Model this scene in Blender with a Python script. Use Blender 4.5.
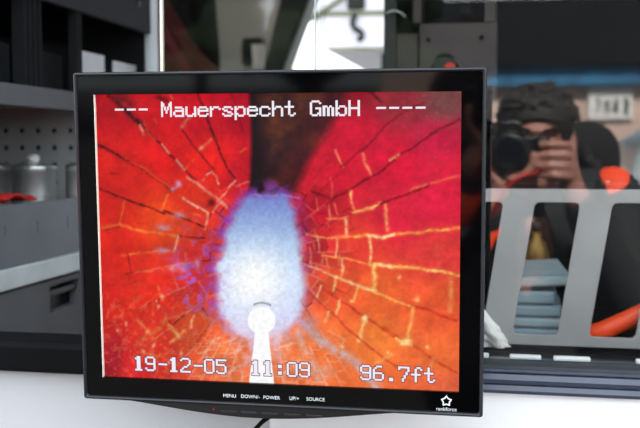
import bpy, bmesh, math, random
import numpy as np
from mathutils import Vector, Matrix

for o in list(bpy.data.objects):
    bpy.data.objects.remove(o, do_unlink=True)
S = bpy.context.scene
C = S.collection
random.seed(4)
RNG = np.random.RandomState(7)

# ------------------------------------------------------------------ camera, sky, sun, exposure
cam_data = bpy.data.cameras.new('camera')
cam = bpy.data.objects.new('camera', cam_data)
C.objects.link(cam)
cam.location = (0, 0, 1.55)
cam.rotation_euler = (math.radians(90 - 3.736), 0, math.radians(10.96))
cam_data.sensor_width = 23.5
cam_data.lens = 980 / 640 * 23.5
cam_data.clip_start = 0.01
cam_data.clip_end = 300
cam_data.dof.use_dof = True
cam_data.dof.focus_distance = 0.90
cam_data.dof.aperture_fstop = 5.0
S.camera = cam

EV = 1.3
vs = S.view_settings
vs.view_transform = 'Standard'
vs.look = 'None'
vs.gamma = 1
vs.use_curve_mapping = False
vs.exposure = EV

world = bpy.data.worlds.new('sky')
S.world = world
world.use_nodes = True
bg = world.node_tree.nodes['Background']
bg.inputs[0].default_value = (0.86, 0.93, 1.0, 1)
bg.inputs[1].default_value = 1.35

sun_d = bpy.data.lights.new('sun', 'SUN')
sun_d.energy = 12.0
sun_d.angle = math.radians(2.0)
sun_d.color = (1.0, 0.96, 0.9)
sun = bpy.data.objects.new('sun', sun_d)
C.objects.link(sun)
sun.rotation_euler = Vector((-0.22, -0.62, -0.75)).to_track_quat('-Z', 'Y').to_euler()
sun.location = (2, 8, 12)


# ------------------------------------------------------------------ materials
def lin(c):
    return tuple((v / 255 / 12.92) if v / 255 <= 0.04045 else ((v / 255 + 0.055) / 1.055) ** 2.4 for v in c)


def mat(name, rgb, rough=0.5, metal=0.0, var=0.12, scale=30.0, bump=0.0, spec=0.5, coat=0.0, bscale=None):
    """principled material whose colour drifts with a noise, with optional fine relief"""
    m = bpy.data.materials.new(name)
    m.use_nodes = True
    nt = m.node_tree
    b = nt.nodes['Principled BSDF']
    tc = nt.nodes.new('ShaderNodeTexCoord')
    nz = nt.nodes.new('ShaderNodeTexNoise')
    nz.inputs['Scale'].default_value = scale
    nz.inputs['Detail'].default_value = 4
    nt.links.new(tc.outputs['Object'], nz.inputs['Vector'])
    rp = nt.nodes.new('ShaderNodeValToRGB')
    rp.color_ramp.elements[0].position = 0.3
    rp.color_ramp.elements[1].position = 0.7
    c = lin(rgb)
    rp.color_ramp.elements[0].color = tuple(max(0, v * (1 - var)) for v in c) + (1,)
    rp.color_ramp.elements[1].color = tuple(min(1, v * (1 + var)) for v in c) + (1,)
    nt.links.new(nz.outputs['Fac'], rp.inputs['Fac'])
    nt.links.new(rp.outputs['Color'], b.inputs['Base Color'])
    b.inputs['Roughness'].default_value = rough
    b.inputs['Metallic'].default_value = metal
    b.inputs['Specular IOR Level'].default_value = spec
    b.inputs['Coat Weight'].default_value = coat
    if bump:
        n2 = nt.nodes.new('ShaderNodeTexNoise')
        n2.inputs['Scale'].default_value = bscale or scale * 3
        n2.inputs['Detail'].default_value = 5
        nt.links.new(tc.outputs['Object'], n2.inputs['Vector'])
        bp = nt.nodes.new('ShaderNodeBump')
        bp.inputs['Strength'].default_value = bump
        bp.inputs['Distance'].default_value = 0.005
        nt.links.new(n2.outputs['Fac'], bp.inputs['Height'])
        nt.links.new(bp.outputs['Normal'], b.inputs['Normal'])
    return m


def emit_mat(name, rgb, k=1.0):
    m = bpy.data.materials.new(name)
    m.use_nodes = True
    nt = m.node_tree
    b = nt.nodes['Principled BSDF']
    b.inputs['Base Color'].default_value = (0, 0, 0, 1)
    b.inputs['Roughness'].default_value = 0.4
    b.inputs['Specular IOR Level'].default_value = 0.2
    b.inputs['Emission Color'].default_value = lin(rgb) + (1,)
    b.inputs['Emission Strength'].default_value = k / 2 ** EV
    return m


def glass_mat(name, f0=0.085, tint=(0.95, 0.95, 0.95)):
    """window sheet: lets light straight through, mirrors more at a slant (Schlick)"""
    m = bpy.data.materials.new(name)
    m.use_nodes = True
    nt = m.node_tree
    nt.nodes.remove(nt.nodes['Principled BSDF'])
    out = nt.nodes['Material Output']
    geo = nt.nodes.new('ShaderNodeNewGeometry')
    dot = nt.nodes.new('ShaderNodeVectorMath'); dot.operation = 'DOT_PRODUCT'
    nt.links.new(geo.outputs['Normal'], dot.inputs[0])
    nt.links.new(geo.outputs['Incoming'], dot.inputs[1])

    def mth(op, a, b=None):
        n = nt.nodes.new('ShaderNodeMath'); n.operation = op
        for i, v in enumerate((a, b)):
            if v is None: continue
            if isinstance(v, (int, float)): n.inputs[i].default_value = v
            else: nt.links.new(v, n.inputs[i])
        return n.outputs[0]
    ab = mth('ABSOLUTE', dot.outputs['Value'])
    om = mth('SUBTRACT', 1.0, ab)
    p5 = mth('POWER', om, 5.0)
    fr = mth('ADD', mth('MULTIPLY', p5, 1 - f0), f0)
    tr = nt.nodes.new('ShaderNodeBsdfTransparent'); tr.inputs[0].default_value = tint + (1,)
    gl = nt.nodes.new('ShaderNodeBsdfGlossy'); gl.inputs['Roughness'].default_value = 0.0
    gl.inputs['Color'].default_value = (1, 1, 1, 1)
    mx = nt.nodes.new('ShaderNodeMixShader')
    nt.links.new(fr, mx.inputs[0]); nt.links.new(tr.outputs[0], mx.inputs[1]); nt.links.new(gl.outputs[0], mx.inputs[2])
    nt.links.new(mx.outputs[0], out.inputs[0])
    return m


def clear_mat(name):
    m = bpy.data.materials.new(name)
    m.use_nodes = True
    nt = m.node_tree
    nt.nodes.remove(nt.nodes['Principled BSDF'])
    tr = nt.nodes.new('ShaderNodeBsdfTransparent'); tr.inputs[0].default_value = (0.97, 0.99, 0.98, 1)
    nt.links.new(tr.outputs[0], nt.nodes['Material Output'].inputs[0])
    return m


M = dict(
    white_paint=mat('white_paint', (250, 250, 251), 0.35, var=0.02, scale=3, coat=0.3),
    grey_paint=mat('grey_paint', (198, 199, 203), 0.4, var=0.02, scale=3, coat=0.2),
    rubber=mat('rubber', (10, 11, 13), 0.7, var=0.2, scale=60, bump=0.1, spec=0.1),
    seal=mat('seal', (70, 78, 94), 0.3, var=0.08, scale=40, spec=0.6),  # blue grey base colour carries the sky's reflection on the strip
    bezel=mat('bezel', (5, 5, 6), 0.05, var=0.1, scale=10, spec=0.12),
    rim=mat('rim', (30, 32, 37), 0.22, var=0.1, scale=20, spec=0.5),
    housing=mat('housing', (14, 14, 15), 0.55, var=0.15, scale=90, bump=0.1),
    chin=mat('chin', (14, 14, 16), 0.35, var=0.1, scale=60),
    button=mat('button', (34, 34, 37), 0.4, var=0.1, scale=60),
    print_white=mat('print_white', (232, 236, 238), 0.5, var=0.03),
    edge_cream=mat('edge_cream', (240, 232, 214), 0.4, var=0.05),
    steel=mat('steel', (150, 152, 156), 0.38, 0.75, var=0.08, scale=14, bump=0.03),
    can_steel=mat('can_steel', (214, 214, 212), 0.35, 0.7, var=0.1, scale=20),
    alu=mat('alu', (214, 224, 226), 0.45, 0.1, var=0.08, scale=16),
    shelf_grey=mat('shelf_grey', (112, 117, 126), 0.5, 0.2, var=0.1, scale=12, bump=0.03),
    shelf_dark=mat('shelf_dark', (32, 33, 35), 0.8, 0.0, spec=0.1, var=0.12, scale=12),
    drawer_grey=mat('drawer_grey', (104, 104, 107), 0.7, 0.0, spec=0.2, var=0.08, scale=9),
    rail_grey=mat('rail_grey', (62, 62, 66), 0.8, 0.0, spec=0.1, var=0.08, scale=9),
    rubber_grey=mat('rubber_grey', (40, 43, 49), 0.5, var=0.1, scale=60, spec=0.3),
    pale_bin=mat('pale_bin', (216, 220, 222), 0.5, 0.1, var=0.06, scale=9),
    recess=mat('recess', (20, 21, 24), 0.5, var=0.2),
    bin_grey=mat('bin_grey', (30, 32, 34), 0.8, spec=0.1, var=0.12, scale=20),
    perf=mat('perf', (206, 208, 208), 0.55, 0.0, var=0.08, scale=10),
    slot_panel=mat('slot_panel', (158, 156, 155), 0.5, 0.15, var=0.09, scale=14, bump=0.05),
    black_panel=mat('black_panel', (9, 9, 11), 0.7, spec=0.15, var=0.3, scale=8),
    rack_plate=mat('rack_plate', (70, 62, 60), 0.55, 0.2, var=0.18, scale=12, bump=0.05),
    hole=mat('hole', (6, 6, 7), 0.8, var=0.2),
    beige_wall=mat('beige_wall', (226, 221, 210), 0.7, var=0.06, scale=5),
    dark_trim=mat('dark_trim', (24, 23, 24), 0.5, var=0.2, scale=12),
    van_floor=mat('van_floor', (60, 58, 56), 0.7, var=0.2, scale=20, bump=0.1),
    van_roof=mat('van_roof', (150, 148, 144), 0.8, var=0.08, scale=8),
    folder=mat('folder', (140, 162, 172), 0.55, var=0.1, scale=25),
    folder2=mat('folder2', (158, 176, 182), 0.55, var=0.1, scale=25),
    paper=mat('paper', (214, 216, 212), 0.8, var=0.06, scale=120),
    hose=mat('hose', (252, 78, 30), 0.45, var=0.12, scale=30),
    cloth=mat('cloth', (226, 222, 218), 0.9, var=0.06, scale=60, bump=0.3),
    red_cloth=mat('red_cloth', (206, 24, 20), 0.85, var=0.15, scale=60, bump=0.3),
    brass=mat('brass', (122, 92, 36), 0.4, 0.5, var=0.2),
    maroon=mat('maroon', (96, 26, 28), 0.9, var=0.25, scale=18, bump=0.3),
    black_cloth=mat('black_cloth', (13, 12, 14), 0.9, var=0.25, scale=30, bump=0.3),
    red_knob=mat('red_knob', (226, 50, 34), 0.3, var=0.08),
    white_plastic=mat('white_plastic', (244, 244, 244), 0.4, var=0.02),
    trailer=mat('trailer', (186, 184, 196), 0.5, var=0.03, scale=2),
    olive=mat('olive', (92, 94, 74), 0.6, var=0.1),
    asphalt=mat('asphalt', (70, 70, 70), 0.95, spec=0.2, var=0.2, scale=6, bump=0.3, bscale=160),
    facade=mat('facade', (214, 186, 172), 0.9, var=0.08, scale=1.5, bump=0.1),
    facade_white=mat('facade_white', (236, 236, 230), 0.8, var=0.04, scale=3),
    blue_fascia=mat('blue_fascia', (46, 112, 152), 0.6, var=0.4, scale=2.5),
    slate=mat('slate', (12, 12, 14), 0.8, var=0.25, scale=6, bump=0.2, spec=0.1),
    house_dark=mat('house_dark', (58, 62, 60), 0.5, var=0.2),
    house_glass=mat('house_glass', (40, 48, 54), 0.1, var=0.15),
    leaf=mat('leaf', (22, 32, 16), 0.9, spec=0.1, var=0.45, scale=2.5, bump=0.8, bscale=9),
    bark=mat('bark', (62, 52, 42), 0.9, var=0.3, scale=9, bump=0.4),
    car_silver=mat('car_silver', (206, 216, 218), 0.3, 0.2, var=0.03, scale=3, coat=0.6),
    tyre=mat('tyre', (22, 22, 23), 0.8, var=0.2),
    skin=mat('skin', (164, 114, 100), 0.5, var=0.12, scale=40, bump=0.06),
    hair=mat('hair', (34, 29, 25), 0.65, var=0.4, scale=70, bump=0.6, bscale=160),
    jacket=mat('jacket', (22, 24, 27), 0.8, var=0.2, scale=40, bump=0.25),
    hivis=mat('hivis', (250, 72, 20), 0.6, var=0.06, scale=30, bump=0.15),
    reflective=mat('reflective', (150, 154, 158), 0.4, 0.3, var=0.05),
    jeans=mat('jeans', (44, 54, 76), 0.9, var=0.15, scale=60, bump=0.2),
    shoe=mat('shoe', (34, 28, 24), 0.6, var=0.2),
    eye=mat('eye', (230, 228, 222), 0.2, var=0.03),
    iris=mat('iris', (50, 40, 34), 0.2, var=0.1),
    cam_black=mat('cam_black', (17, 17, 18), 0.4, var=0.2, scale=80, bump=0.15),
    lens_glass=mat('lens_glass', (14, 16, 24), 0.03, var=0.1, spec=0.8),
    strap_red=mat('strap_red', (190, 28, 34), 0.7, var=0.1),
    pane=glass_mat('pane_glass'),
    pane_clear=clear_mat('pane_clear'),
    osd=emit_mat('osd_white', (240, 236, 246)),
    osd_edge=emit_mat('osd_edge', (120, 62, 92)),
    led=emit_mat('led_red', (190, 40, 50), 0.6),
)


# ------------------------------------------------------------------ helpers
def obj(name, bm, material=None, parent=None, smooth=False, bevel=0.0, loc=None, rot=None, seg=2):
    if isinstance(bm, bmesh.types.BMesh):
        bmesh.ops.recalc_face_normals(bm, faces=bm.faces)
        me = bpy.data.meshes.new(name)
        bm.to_mesh(me); bm.free()
    else:
        me = bm
    o = bpy.data.objects.new(name, me)
    C.objects.link(o)
    if material:
        for x in (material if isinstance(material, (list, tuple)) else [material]):
            me.materials.append(M[x] if isinstance(x, str) else x)
    if smooth:
        for p in me.polygons: p.use_smooth = True
    if bevel:
        b = o.modifiers.new('bevel', 'BEVEL'); b.width = bevel; b.segments = seg; b.limit_method = 'ANGLE'; b.angle_limit = 0.6
    if parent: o.parent = parent
    if loc is not None: o.location = loc
    if rot is not None: o.rotation_euler = rot
    return o


def empty(name, loc=(0, 0, 0), rot=(0, 0, 0)):
    o = bpy.data.objects.new(name, None)
    C.objects.link(o); o.location = loc; o.rotation_euler = rot
    o.empty_display_size = 0.05
    return o


def tag(o, label=None, cat=None, group=None, kind=None):
    if label: o['label'] = label
    if cat: o['category'] = cat
    if group: o['group'] = group
    if kind: o['kind'] = kind
    return o


def thing(name, label, cat, loc=(0, 0, 0), rot=(0, 0, 0), group=None):
    return tag(empty(name, loc, rot), label, cat, group)


def box(x0, x1, y0, y1, z0, z1, bm=None):
    bm = bm or bmesh.new()
    v = [bm.verts.new((x, y, z)) for z in (z0, z1) for y in (y0, y1) for x in (x0, x1)]
    for f in ((0, 1, 3, 2), (4, 5, 7, 6), (0, 1, 5, 4), (2, 3, 7, 6), (0, 2, 6, 4), (1, 3, 7, 5)):
        bm.faces.new([v[i] for i in f])
    return bm


def cyl(p0, p1, r0, r1=None, n=24, bm=None, caps=True):
    bm = bm or bmesh.new()
    r1 = r0 if r1 is None else r1
    p0, p1 = Vector(p0), Vector(p1)
    q = (p1 - p0).to_track_quat('Z', 'Y')
    a, b = [], []
    for i in range(n):
        t = 2 * math.pi * i / n
        d = q @ Vector((math.cos(t), math.sin(t), 0))
        a.append(bm.verts.new(p0 + d * r0)); b.append(bm.verts.new(p1 + d * r1))
    for i in range(n):
        bm.faces.new((a[i], a[(i + 1) % n], b[(i + 1) % n], b[i]))
    if caps:
        bm.faces.new(a[::-1]); bm.faces.new(b)
    return bm


def tube(pts, r, n=10, bm=None):
    """round bar along a list of points"""
    bm = bm or bmesh.new()
    pts = [Vector(p) for p in pts]
    rings = []
    for i, p in enumerate(pts):
        d = (pts[min(i + 1, len(pts) - 1)] - pts[max(i - 1, 0)]).normalized()
        q = d.to_track_quat('Z', 'Y')
        rr = r[i] if isinstance(r, (list, tuple)) else r
        rings.append([bm.verts.new(p + q @ Vector((math.cos(2 * math.pi * k / n) * rr, math.sin(2 * math.pi * k / n) * rr, 0))) for k in range(n)])
    for a, b in zip(rings, rings[1:]):
        # match the nearest start vertex so that rings do not twist
        off = min(range(n), key=lambda s: (b[s].co - a[0].co - (b[0].co - b[0].co)).length)
        for k in range(n):
            bm.faces.new((a[k], a[(k + 1) % n], b[(k + 1 + off) % n], b[(k + off) % n]))
        b[:] = b[off:] + b[:off]
    bm.faces.new(rings[0][::-1]); bm.faces.new(rings[-1])
    return bm


def spline(pts, n=8):
    pts = [Vector(p) for p in pts]
    out = []
    P = [pts[0]] + pts + [pts[-1]]
    for i in range(1, len(P) - 2):
        for k in range(n):
            t = k / n
            a, b, c, d = P[i - 1], P[i], P[i + 1], P[i + 2]
            out.append(0.5 * ((2 * b) + (c - a) * t + (2 * a - 5 * b + 4 * c - d) * t * t + (3 * b - a - 3 * c + d) * t ** 3))
    out.append(pts[-1])
    return out


def prism(poly, axis, lo, hi, bm=None):
    """extrude a 2D outline; axis 'y': (x,z) outline from y=lo to hi, 'x': (y,z), 'z': (x,y)"""
    bm = bm or bmesh.new()
    def co(p, t):
        return {'y': (p[0], t, p[1]), 'x': (t, p[0], p[1]), 'z': (p[0], p[1], t)}[axis]
    a = [bm.verts.new(co(p, lo)) for p in poly]
    b = [bm.verts.new(co(p, hi)) for p in poly]
    n = len(poly)
    for i in range(n):
        bm.faces.new((a[i], a[(i + 1) % n], b[(i + 1) % n], b[i]))
    bm.faces.new(a[::-1]); bm.faces.new(b)
    return bm


def holed(outer, holes, axis, lo, hi):
    """plate with real holes: 2D outline with holes, extruded"""
    bm = bmesh.new()
    def co(p, t):
        return {'y': (p[0], t, p[1]), 'x': (t, p[0], p[1]), 'z': (p[0], p[1], t)}[axis]
    edges = []
    for loop in [outer] + holes:
        vs_ = [bm.verts.new(co(p, lo)) for p in loop]
        for i in range(len(vs_)):
            edges.append(bm.edges.new((vs_[i], vs_[(i + 1) % len(vs_)])))
    bmesh.ops.triangle_fill(bm, edges=edges, use_beauty=True, use_dissolve=False)
    r = bmesh.ops.extrude_face_region(bm, geom=list(bm.faces))
    d = Vector(co((0, 0), hi)) - Vector(co((0, 0), lo))
    bmesh.ops.translate(bm, vec=d, verts=[g for g in r['geom'] if isinstance(g, bmesh.types.BMVert)])
    return bm


def rect(x0, x1, y0, y1):
    return [(x0, y0), (x1, y0), (x1, y1), (x0, y1)]


def rounded(poly, r, n=5):
    out = []
    m = len(poly)
    for i in range(m):
        p, a, b = Vector(poly[i]), Vector(poly[i - 1]), Vector(poly[(i + 1) % m])
        da, db = (a - p).normalized(), (b - p).normalized()
        s, e = p + da * r, p + db * r
        for k in range(n + 1):
            t = k / n
            out.append(tuple((1 - t) ** 2 * s + 2 * t * (1 - t) * p + t * t * e))
    return out


def circle(cx, cy, r, n=16):
    return [(cx + r * math.cos(2 * math.pi * i / n), cy + r * math.sin(2 * math.pi * i / n)) for i in range(n)]


def ellipsoid(c, r, bm=None, u=24, v=16, rot=None):
    bm = bm or bmesh.new()
    c = Vector(c)
    top, bot = bm.verts.new(c + Vector((0, 0, r[2]))), bm.verts.new(c - Vector((0, 0, r[2])))
    rows = []
    for j in range(1, v):
        e = math.pi * j / v
        rows.append([bm.verts.new(c + Vector((r[0] * math.sin(e) * math.cos(2 * math.pi * k / u), r[1] * math.sin(e) * math.sin(2 * math.pi * k / u), r[2] * math.cos(e)))) for k in range(u)])
    for k in range(u):
        q = (k + 1) % u
        bm.faces.new((top, rows[0][k], rows[0][q])); bm.faces.new((bot, rows[-1][q], rows[-1][k]))
        for a_, b_ in zip(rows, rows[1:]): bm.faces.new((a_[k], b_[k], b_[q], a_[q]))
    return bm


def capsule(bm, p0, r0, p1, r1):
    ellipsoid(p0, (r0,) * 3, bm, 14, 10)
    ellipsoid(p1, (r1,) * 3, bm, 14, 10)
    cyl(p0, p1, r0, r1, 14, bm)


def limb(bm, pts):
    for (a, ra), (b, rb) in zip(pts, pts[1:]):
        capsule(bm, a, ra, b, rb)


def remesh(o, voxel, smooth=2):
    r = o.modifiers.new('remesh', 'REMESH'); r.mode = 'VOXEL'; r.voxel_size = voxel; r.use_smooth_shade = True
    s = o.modifiers.new('smooth', 'SMOOTH'); s.iterations = smooth; s.factor = 0.5


def text_mesh(s, size, align='LEFT'):
    cu = bpy.data.curves.new('lettering', 'FONT')
    cu.body = s; cu.size = size; cu.align_x = align; cu.extrude = 0.0
    t = bpy.data.objects.new('lettering', cu)
    C.objects.link(t)
    dg = bpy.context.evaluated_depsgraph_get()
    me = bpy.data.meshes.new_from_object(t.evaluated_get(dg))
    bpy.data.objects.remove(t); bpy.data.curves.remove(cu)
    return me


def smoothed(o, lvl=2):
    m = o.modifiers.new('sub', 'SUBSURF'); m.levels = lvl; m.render_levels = lvl


# ================================================================== SETTING
# outdoor ground
g = obj('ground', box(-60, 60, -60, 40, -0.1, 0), 'asphalt')
tag(g, 'grey sunlit paved ground around the van', kind='structure')

# van: side skin with the window opening (front = the side turned to the viewer)
XS = -0.246          # where the proud white panel begins
wf = empty('wall_front', (0, 0.985, 0.35)); tag(wf, 'white side skin of the service van below the window', kind='structure')
def W(bm):
    bmesh.ops.translate(bm, vec=(0, -0.985, -0.35), verts=bm.verts); return bm
o = obj('side_panel', W(box(-1.9, XS + 0.004, 0.992, 1.03, 0.45, 1.3042)), 'grey_paint', wf)  # even light grey, darker than the door panel
tag(o, 'light grey lower panel')
# proud panel with a rounded left edge
prof = [(XS + 0.022 - 0.022 * math.cos(t), 0.992 - 0.020 * math.sin(t)) for t in [i * math.pi / 2 / 10 for i in range(11)]]
o = obj('door_panel', W(prism(prof + [(2.3, 0.972), (2.3, 1.03), (XS, 1.03)], 'z', 0.45, 1.3102)), 'white_paint', wf, smooth=False)
tag(o, 'bright white proud door panel')
obj('upper_panel', W(box(-1.9, 2.3, 0.985, 1.03, 2.3, 2.5)), 'white_paint', wf)
obj('rear_post', W(box(-1.9, -1.15, 0.986, 1.03, 1.3105, 2.3)), 'white_paint', wf)
obj('front_post', W(box(1.5, 2.3, 0.986, 1.03, 1.3105, 2.3)), 'white_paint', wf)
obj('sill_trim', W(box(-1.9, 2.3, 0.975, 1.03, 0.35, 0.45)), 'rubber', wf)
for wx in (-1.3, 1.75):
    o = obj('wheel', W(cyl((wx, 0.99, 0.33), (wx, 1.2, 0.33), 0.33, n=40)), 'tyre', wf)
    obj('hub_cap', W(cyl((wx, 0.978, 0.33), (wx, 0.995, 0.33), 0.2, n=32)), 'steel', o)
# bright red-free dark ledge inside the window
w1 = empty('window_1', (0.2, 1.0, 1.302)); tag(w1, 'van side window with sliding glass panes and rubber seal', kind='structure')
def V(bm):
    bmesh.ops.translate(bm, vec=(-0.2, -1.0, -1.302), verts=bm.verts); return bm
sealL = [(0.978, 1.3080), (0.974, 1.3105), (0.974, 1.336), (0.980, 1.3412), (1.03, 1.3415), (1.03, 1.3045), (0.993, 1.3045)]
o = obj('seal', V(prism(sealL, 'x', -1.15, -0.2)), 'rubber', w1, bevel=0.0015); tag(o, 'matt black rubber sill strip')
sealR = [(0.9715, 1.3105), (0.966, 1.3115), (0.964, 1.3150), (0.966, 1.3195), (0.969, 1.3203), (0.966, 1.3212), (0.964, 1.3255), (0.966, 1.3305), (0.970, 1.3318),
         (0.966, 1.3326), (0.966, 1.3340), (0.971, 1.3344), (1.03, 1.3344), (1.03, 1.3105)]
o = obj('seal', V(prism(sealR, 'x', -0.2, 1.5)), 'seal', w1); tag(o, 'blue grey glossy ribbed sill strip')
o = obj('seal_lip', V(prism([(0.973, 1.3346), (0.975, 1.3372), (0.985, 1.3386), (0.999, 1.3386), (0.999, 1.3346)], 'x', -0.2, 1.5)), 'rubber_grey', w1); tag(o, 'dark rubber lip below the glass')
obj('seal', V(box(-1.15, 1.5, 0.975, 1.03, 2.275, 2.30)), 'rubber', w1)
obj('seal', V(box(-1.15, -1.125, 0.975, 1.03, 1.343, 2.274)), 'rubber', w1)
obj('seal', V(box(1.475, 1.5, 0.975, 1.03, 1.343, 2.274)), 'rubber', w1)

def pane(x0, x1, y0, y1, z0, z1):
    bm = V(box(x0, x1, y0, y1, z0, z1))
    o = obj('pane', bm, ['pane_clear', 'pane'], w1)
    for p in o.data.polygons:
        if p.normal.y < -0.9: p.material_index = 1      # the outer face mirrors, the rest only lets light through
    return o
pane(-0.368, -0.19, 1.0120, 1.0160, 1.337, 2.274)
pane(-0.1985, 1.476, 1.0000, 1.0040, 1.336, 2.274)
obj('pane_edge', V(box(-0.3712, -0.3682, 1.0116, 1.0164, 1.337, 2.274)), 'edge_cream', w1)  # cream strip paints the sky light caught by the glass edge
obj('pane_edge', V(box(-0.1992, -0.1986, 1.0000, 1.0040, 1.336, 2.274)), 'alu', w1)
obj('inner_ledge', V(box(-1.15, 1.5, 1.03, 1.062, 1.300, 1.3342)), 'black_panel', w1)

# van inside
o = obj('floor', box(-1.9, 2.3, 1.03, 2.74, 0.5, 0.56), 'van_floor'); tag(o, 'dark rubber floor of the van', kind='structure')
o = obj('ceiling', box(-1.9, 2.3, 0.985, 2.78, 2.46, 2.52), 'van_roof'); tag(o, 'grey roof of the van', kind='structure')
o = obj('wall_right', box(2.28, 2.34, 0.985, 2.78, 0.5, 2.5), 'black_panel'); tag(o, 'dark cab bulkhead of the van', kind='structure')
wb = empty('wall_back', (0, 2.72, 0.5)); tag(wb, 'beige far wall of the van with an open doorway', kind='structure')
def B(bm):
    bmesh.ops.translate(bm, vec=(0, -2.72, -0.5), verts=bm.verts); return bm
obj('wall_lining', B(box(-1.9, -0.60, 2.70, 2.74, 0.5, 2.5)), 'beige_wall', wb)
obj('wall_lining', B(box(0.35, 2.3, 2.70, 2.74, 0.5, 2.5)), 'beige_wall', wb)
obj('wall_lining', B(box(-0.60, 0.35, 2.70, 2.74, 2.3, 2.5)), 'beige_wall', wb)
obj('outer_skin', B(box(-1.9, -0.60, 2.745, 2.78, 0.4, 2.5)), 'white_paint', wb)
obj('outer_skin', B(box(0.35, 2.3, 2.745, 2.78, 0.4, 2.5)), 'white_paint', wb)
# slanted black door pillar
o = obj('trim_1', prism([(-0.668, 1.70), (-0.620, 1.70), (-0.385, 2.30), (-0.515, 2.30)], 'y', 2.56, 2.66), 'dark_trim', bevel=0.01)
tag(o, 'slanted black pillar beside the bright doorway', kind='structure')
o = obj('trim_2', prism([(-0.70, 0.56), (-0.64, 0.56), (-0.620, 1.699), (-0.668, 1.699)], 'y', 2.56, 2.66), 'dark_trim', bevel=0.01)
tag(o, 'lower run of the black door pillar', kind='structure')


# ================================================================== MONITOR
MON = Matrix.Translation((-0.2114, 0.8699, 1.4671)) @ Matrix.Rotation(0.0151, 4, 'Z') @ Matrix.Rotation(0.0457, 4, 'X') @ Matrix.Rotation(0.001, 4, 'Y')
mon = thing('flat_screen_monitor', 'black flat screen monitor showing a red brick tunnel, in front of the van window', 'monitor')
mon.matrix_world = MON
SW, SH = 0.338, 0.2684
hx, hz = SW / 2, SH / 2
L, R, T, Bt = hx + 0.0191, hx + 0.0216, hz + 0.0205, hz + 0.0216
outer = rect(-L, R, -Bt, T)
RW = 0.0036
frame_in = rect(-hx, hx, -hz, hz)
rim_in = rect(-L + RW, R - RW, -Bt + RW, T - RW)
obj('bezel', holed(rim_in, [frame_in], 'y', -0.0035, 0.012), 'bezel', mon)
o = obj('bezel_rim', holed(rounded(outer, 0.003), [rim_in], 'y', -0.0060, 0.016), 'rim', mon, bevel=0.0018)
obj('screen_edge', box(-hx, -hx + 0.0006, -0.0034, 0.0, -hz, hz), 'edge_cream', mon)  # pale strip painted for the glint on the inner bevel
# back housing
hb = bmesh.new()
a = [hb.verts.new(p) for p in ((-L + .004, .0125, -Bt + .004), (R - .004, .0125, -Bt + .004), (R - .004, .0125, T - .004), (-L + .004, .0125, T - .004))]
b = [hb.verts.new(p) for p in ((-L + .03, .055, -Bt + .04), (R - .03, .055, -Bt + .04), (R - .03, .055, T - .04), (-L + .03, .055, T - .04))]
for i in range(4): hb.faces.new((a[i], a[(i + 1) % 4], b[(i + 1) % 4], b[i]))
hb.faces.new(a); hb.faces.new(b)
obj('back_housing', hb, 'housing', mon, bevel=0.003)
# curved chin under the bezel with buttons
def chin_z(x):
    t = (x + 0.1435) / (0.1113 + 0.1435)
    return -Bt - 0.0113 * math.sin(math.pi * min(1, max(0, t))) ** 1.15
xs = [-0.1435 + i * (0.2548 / 40) for i in range(41)]
obj('chin', prism([(x, chin_z(x)) for x in xs] + [(0.1113, -Bt + 0.0008), (-0.1435, -Bt + 0.0008)], 'y', -0.0042, 0.014), 'chin', mon, bevel=0.0008)
for bx in (-0.0440, -0.0250, -0.0050, 0.0165, 0.0370):
    obj('button', box(bx - 0.0075, bx + 0.0075, -0.0052, -0.004, -0.1632, -0.1608), 'button', mon, bevel=0.0005)
obj('power_light', cyl((-0.0591, -0.0050, -0.1605), (-0.0591, -0.004, -0.1605), 0.0011, n=10), 'led', mon)

def mon_text(s, x, z, size, material='print_white'):
    me = text_mesh(s, size)
    o = obj('printed_label', me, material, mon, loc=(x, -0.0036, z), rot=(math.pi / 2, 0, 0))
    o.name = 'printed_label'
    return o
for s, x, z in (('MENU', -0.0500, -0.1484), ('DOWN/-', -0.0328, -0.1483), ('POWER', -0.0114, -0.1483), ('UP/+', 0.0134, -0.1481), ('SOURCE', 0.0295, -0.1480)):
    mon_text(s, x, z, 0.0046)
mon_text('renkforce', 0.1487, -0.1515, 0.0047)
# five-armed star ring emblem
star = [((0.0054 if k % 2 == 0 else 0.0035) * math.cos(math.pi / 2 + k * math.pi / 5), (0.0054 if k % 2 == 0 else 0.0035) * math.sin(math.pi / 2 + k * math.pi / 5)) for k in range(10)]
ring_in = [((0.0034 if k % 2 == 0 else 0.0023) * math.cos(math.pi / 2 + k * math.pi / 5), (0.0034 if k % 2 == 0 else 0.0023) * math.sin(math.pi / 2 + k * math.pi / 5)) for k in range(10)]
em = holed(star, [ring_in], 'y', 0.0, 0.0001)
obj('emblem', em, 'print_white', mon, loc=(0.1580, -0.0037, -0.1425))

# ---- the picture on the screen: a red brick flue seen from inside, glow at its end
NX, NY = 500, 400
uu, ww = np.meshgrid(np.linspace(0, 1, NX), np.linspace(0, 1, NY))         # ww: 0 bottom .. 1 top
PX = (95 * (1 - uu) + 461 * uu) * ww + (104 * (1 - uu) + 459.5 * uu) * (1 - ww)
PY = (94 * (1 - uu) + 92 * uu) * ww + (376 * (1 - uu) + 391.5 * uu) * (1 - ww)


def vnoise(x, y, seed):
    r = np.random.RandomState(seed)
    t = r.rand(64, 64)
    xi, yi = np.floor(x).astype(int), np.floor(y).astype(int)
    fx, fy = x - xi, y - yi
    fx, fy = fx * fx * (3 - 2 * fx), fy * fy * (3 - 2 * fy)
    g_ = lambda a, b: t[a % 64, b % 64]
    return (g_(xi, yi) * (1 - fx) + g_(xi + 1, yi) * fx) * (1 - fy) + (g_(xi, yi + 1) * (1 - fx) + g_(xi + 1, yi + 1) * fx) * fy


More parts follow.
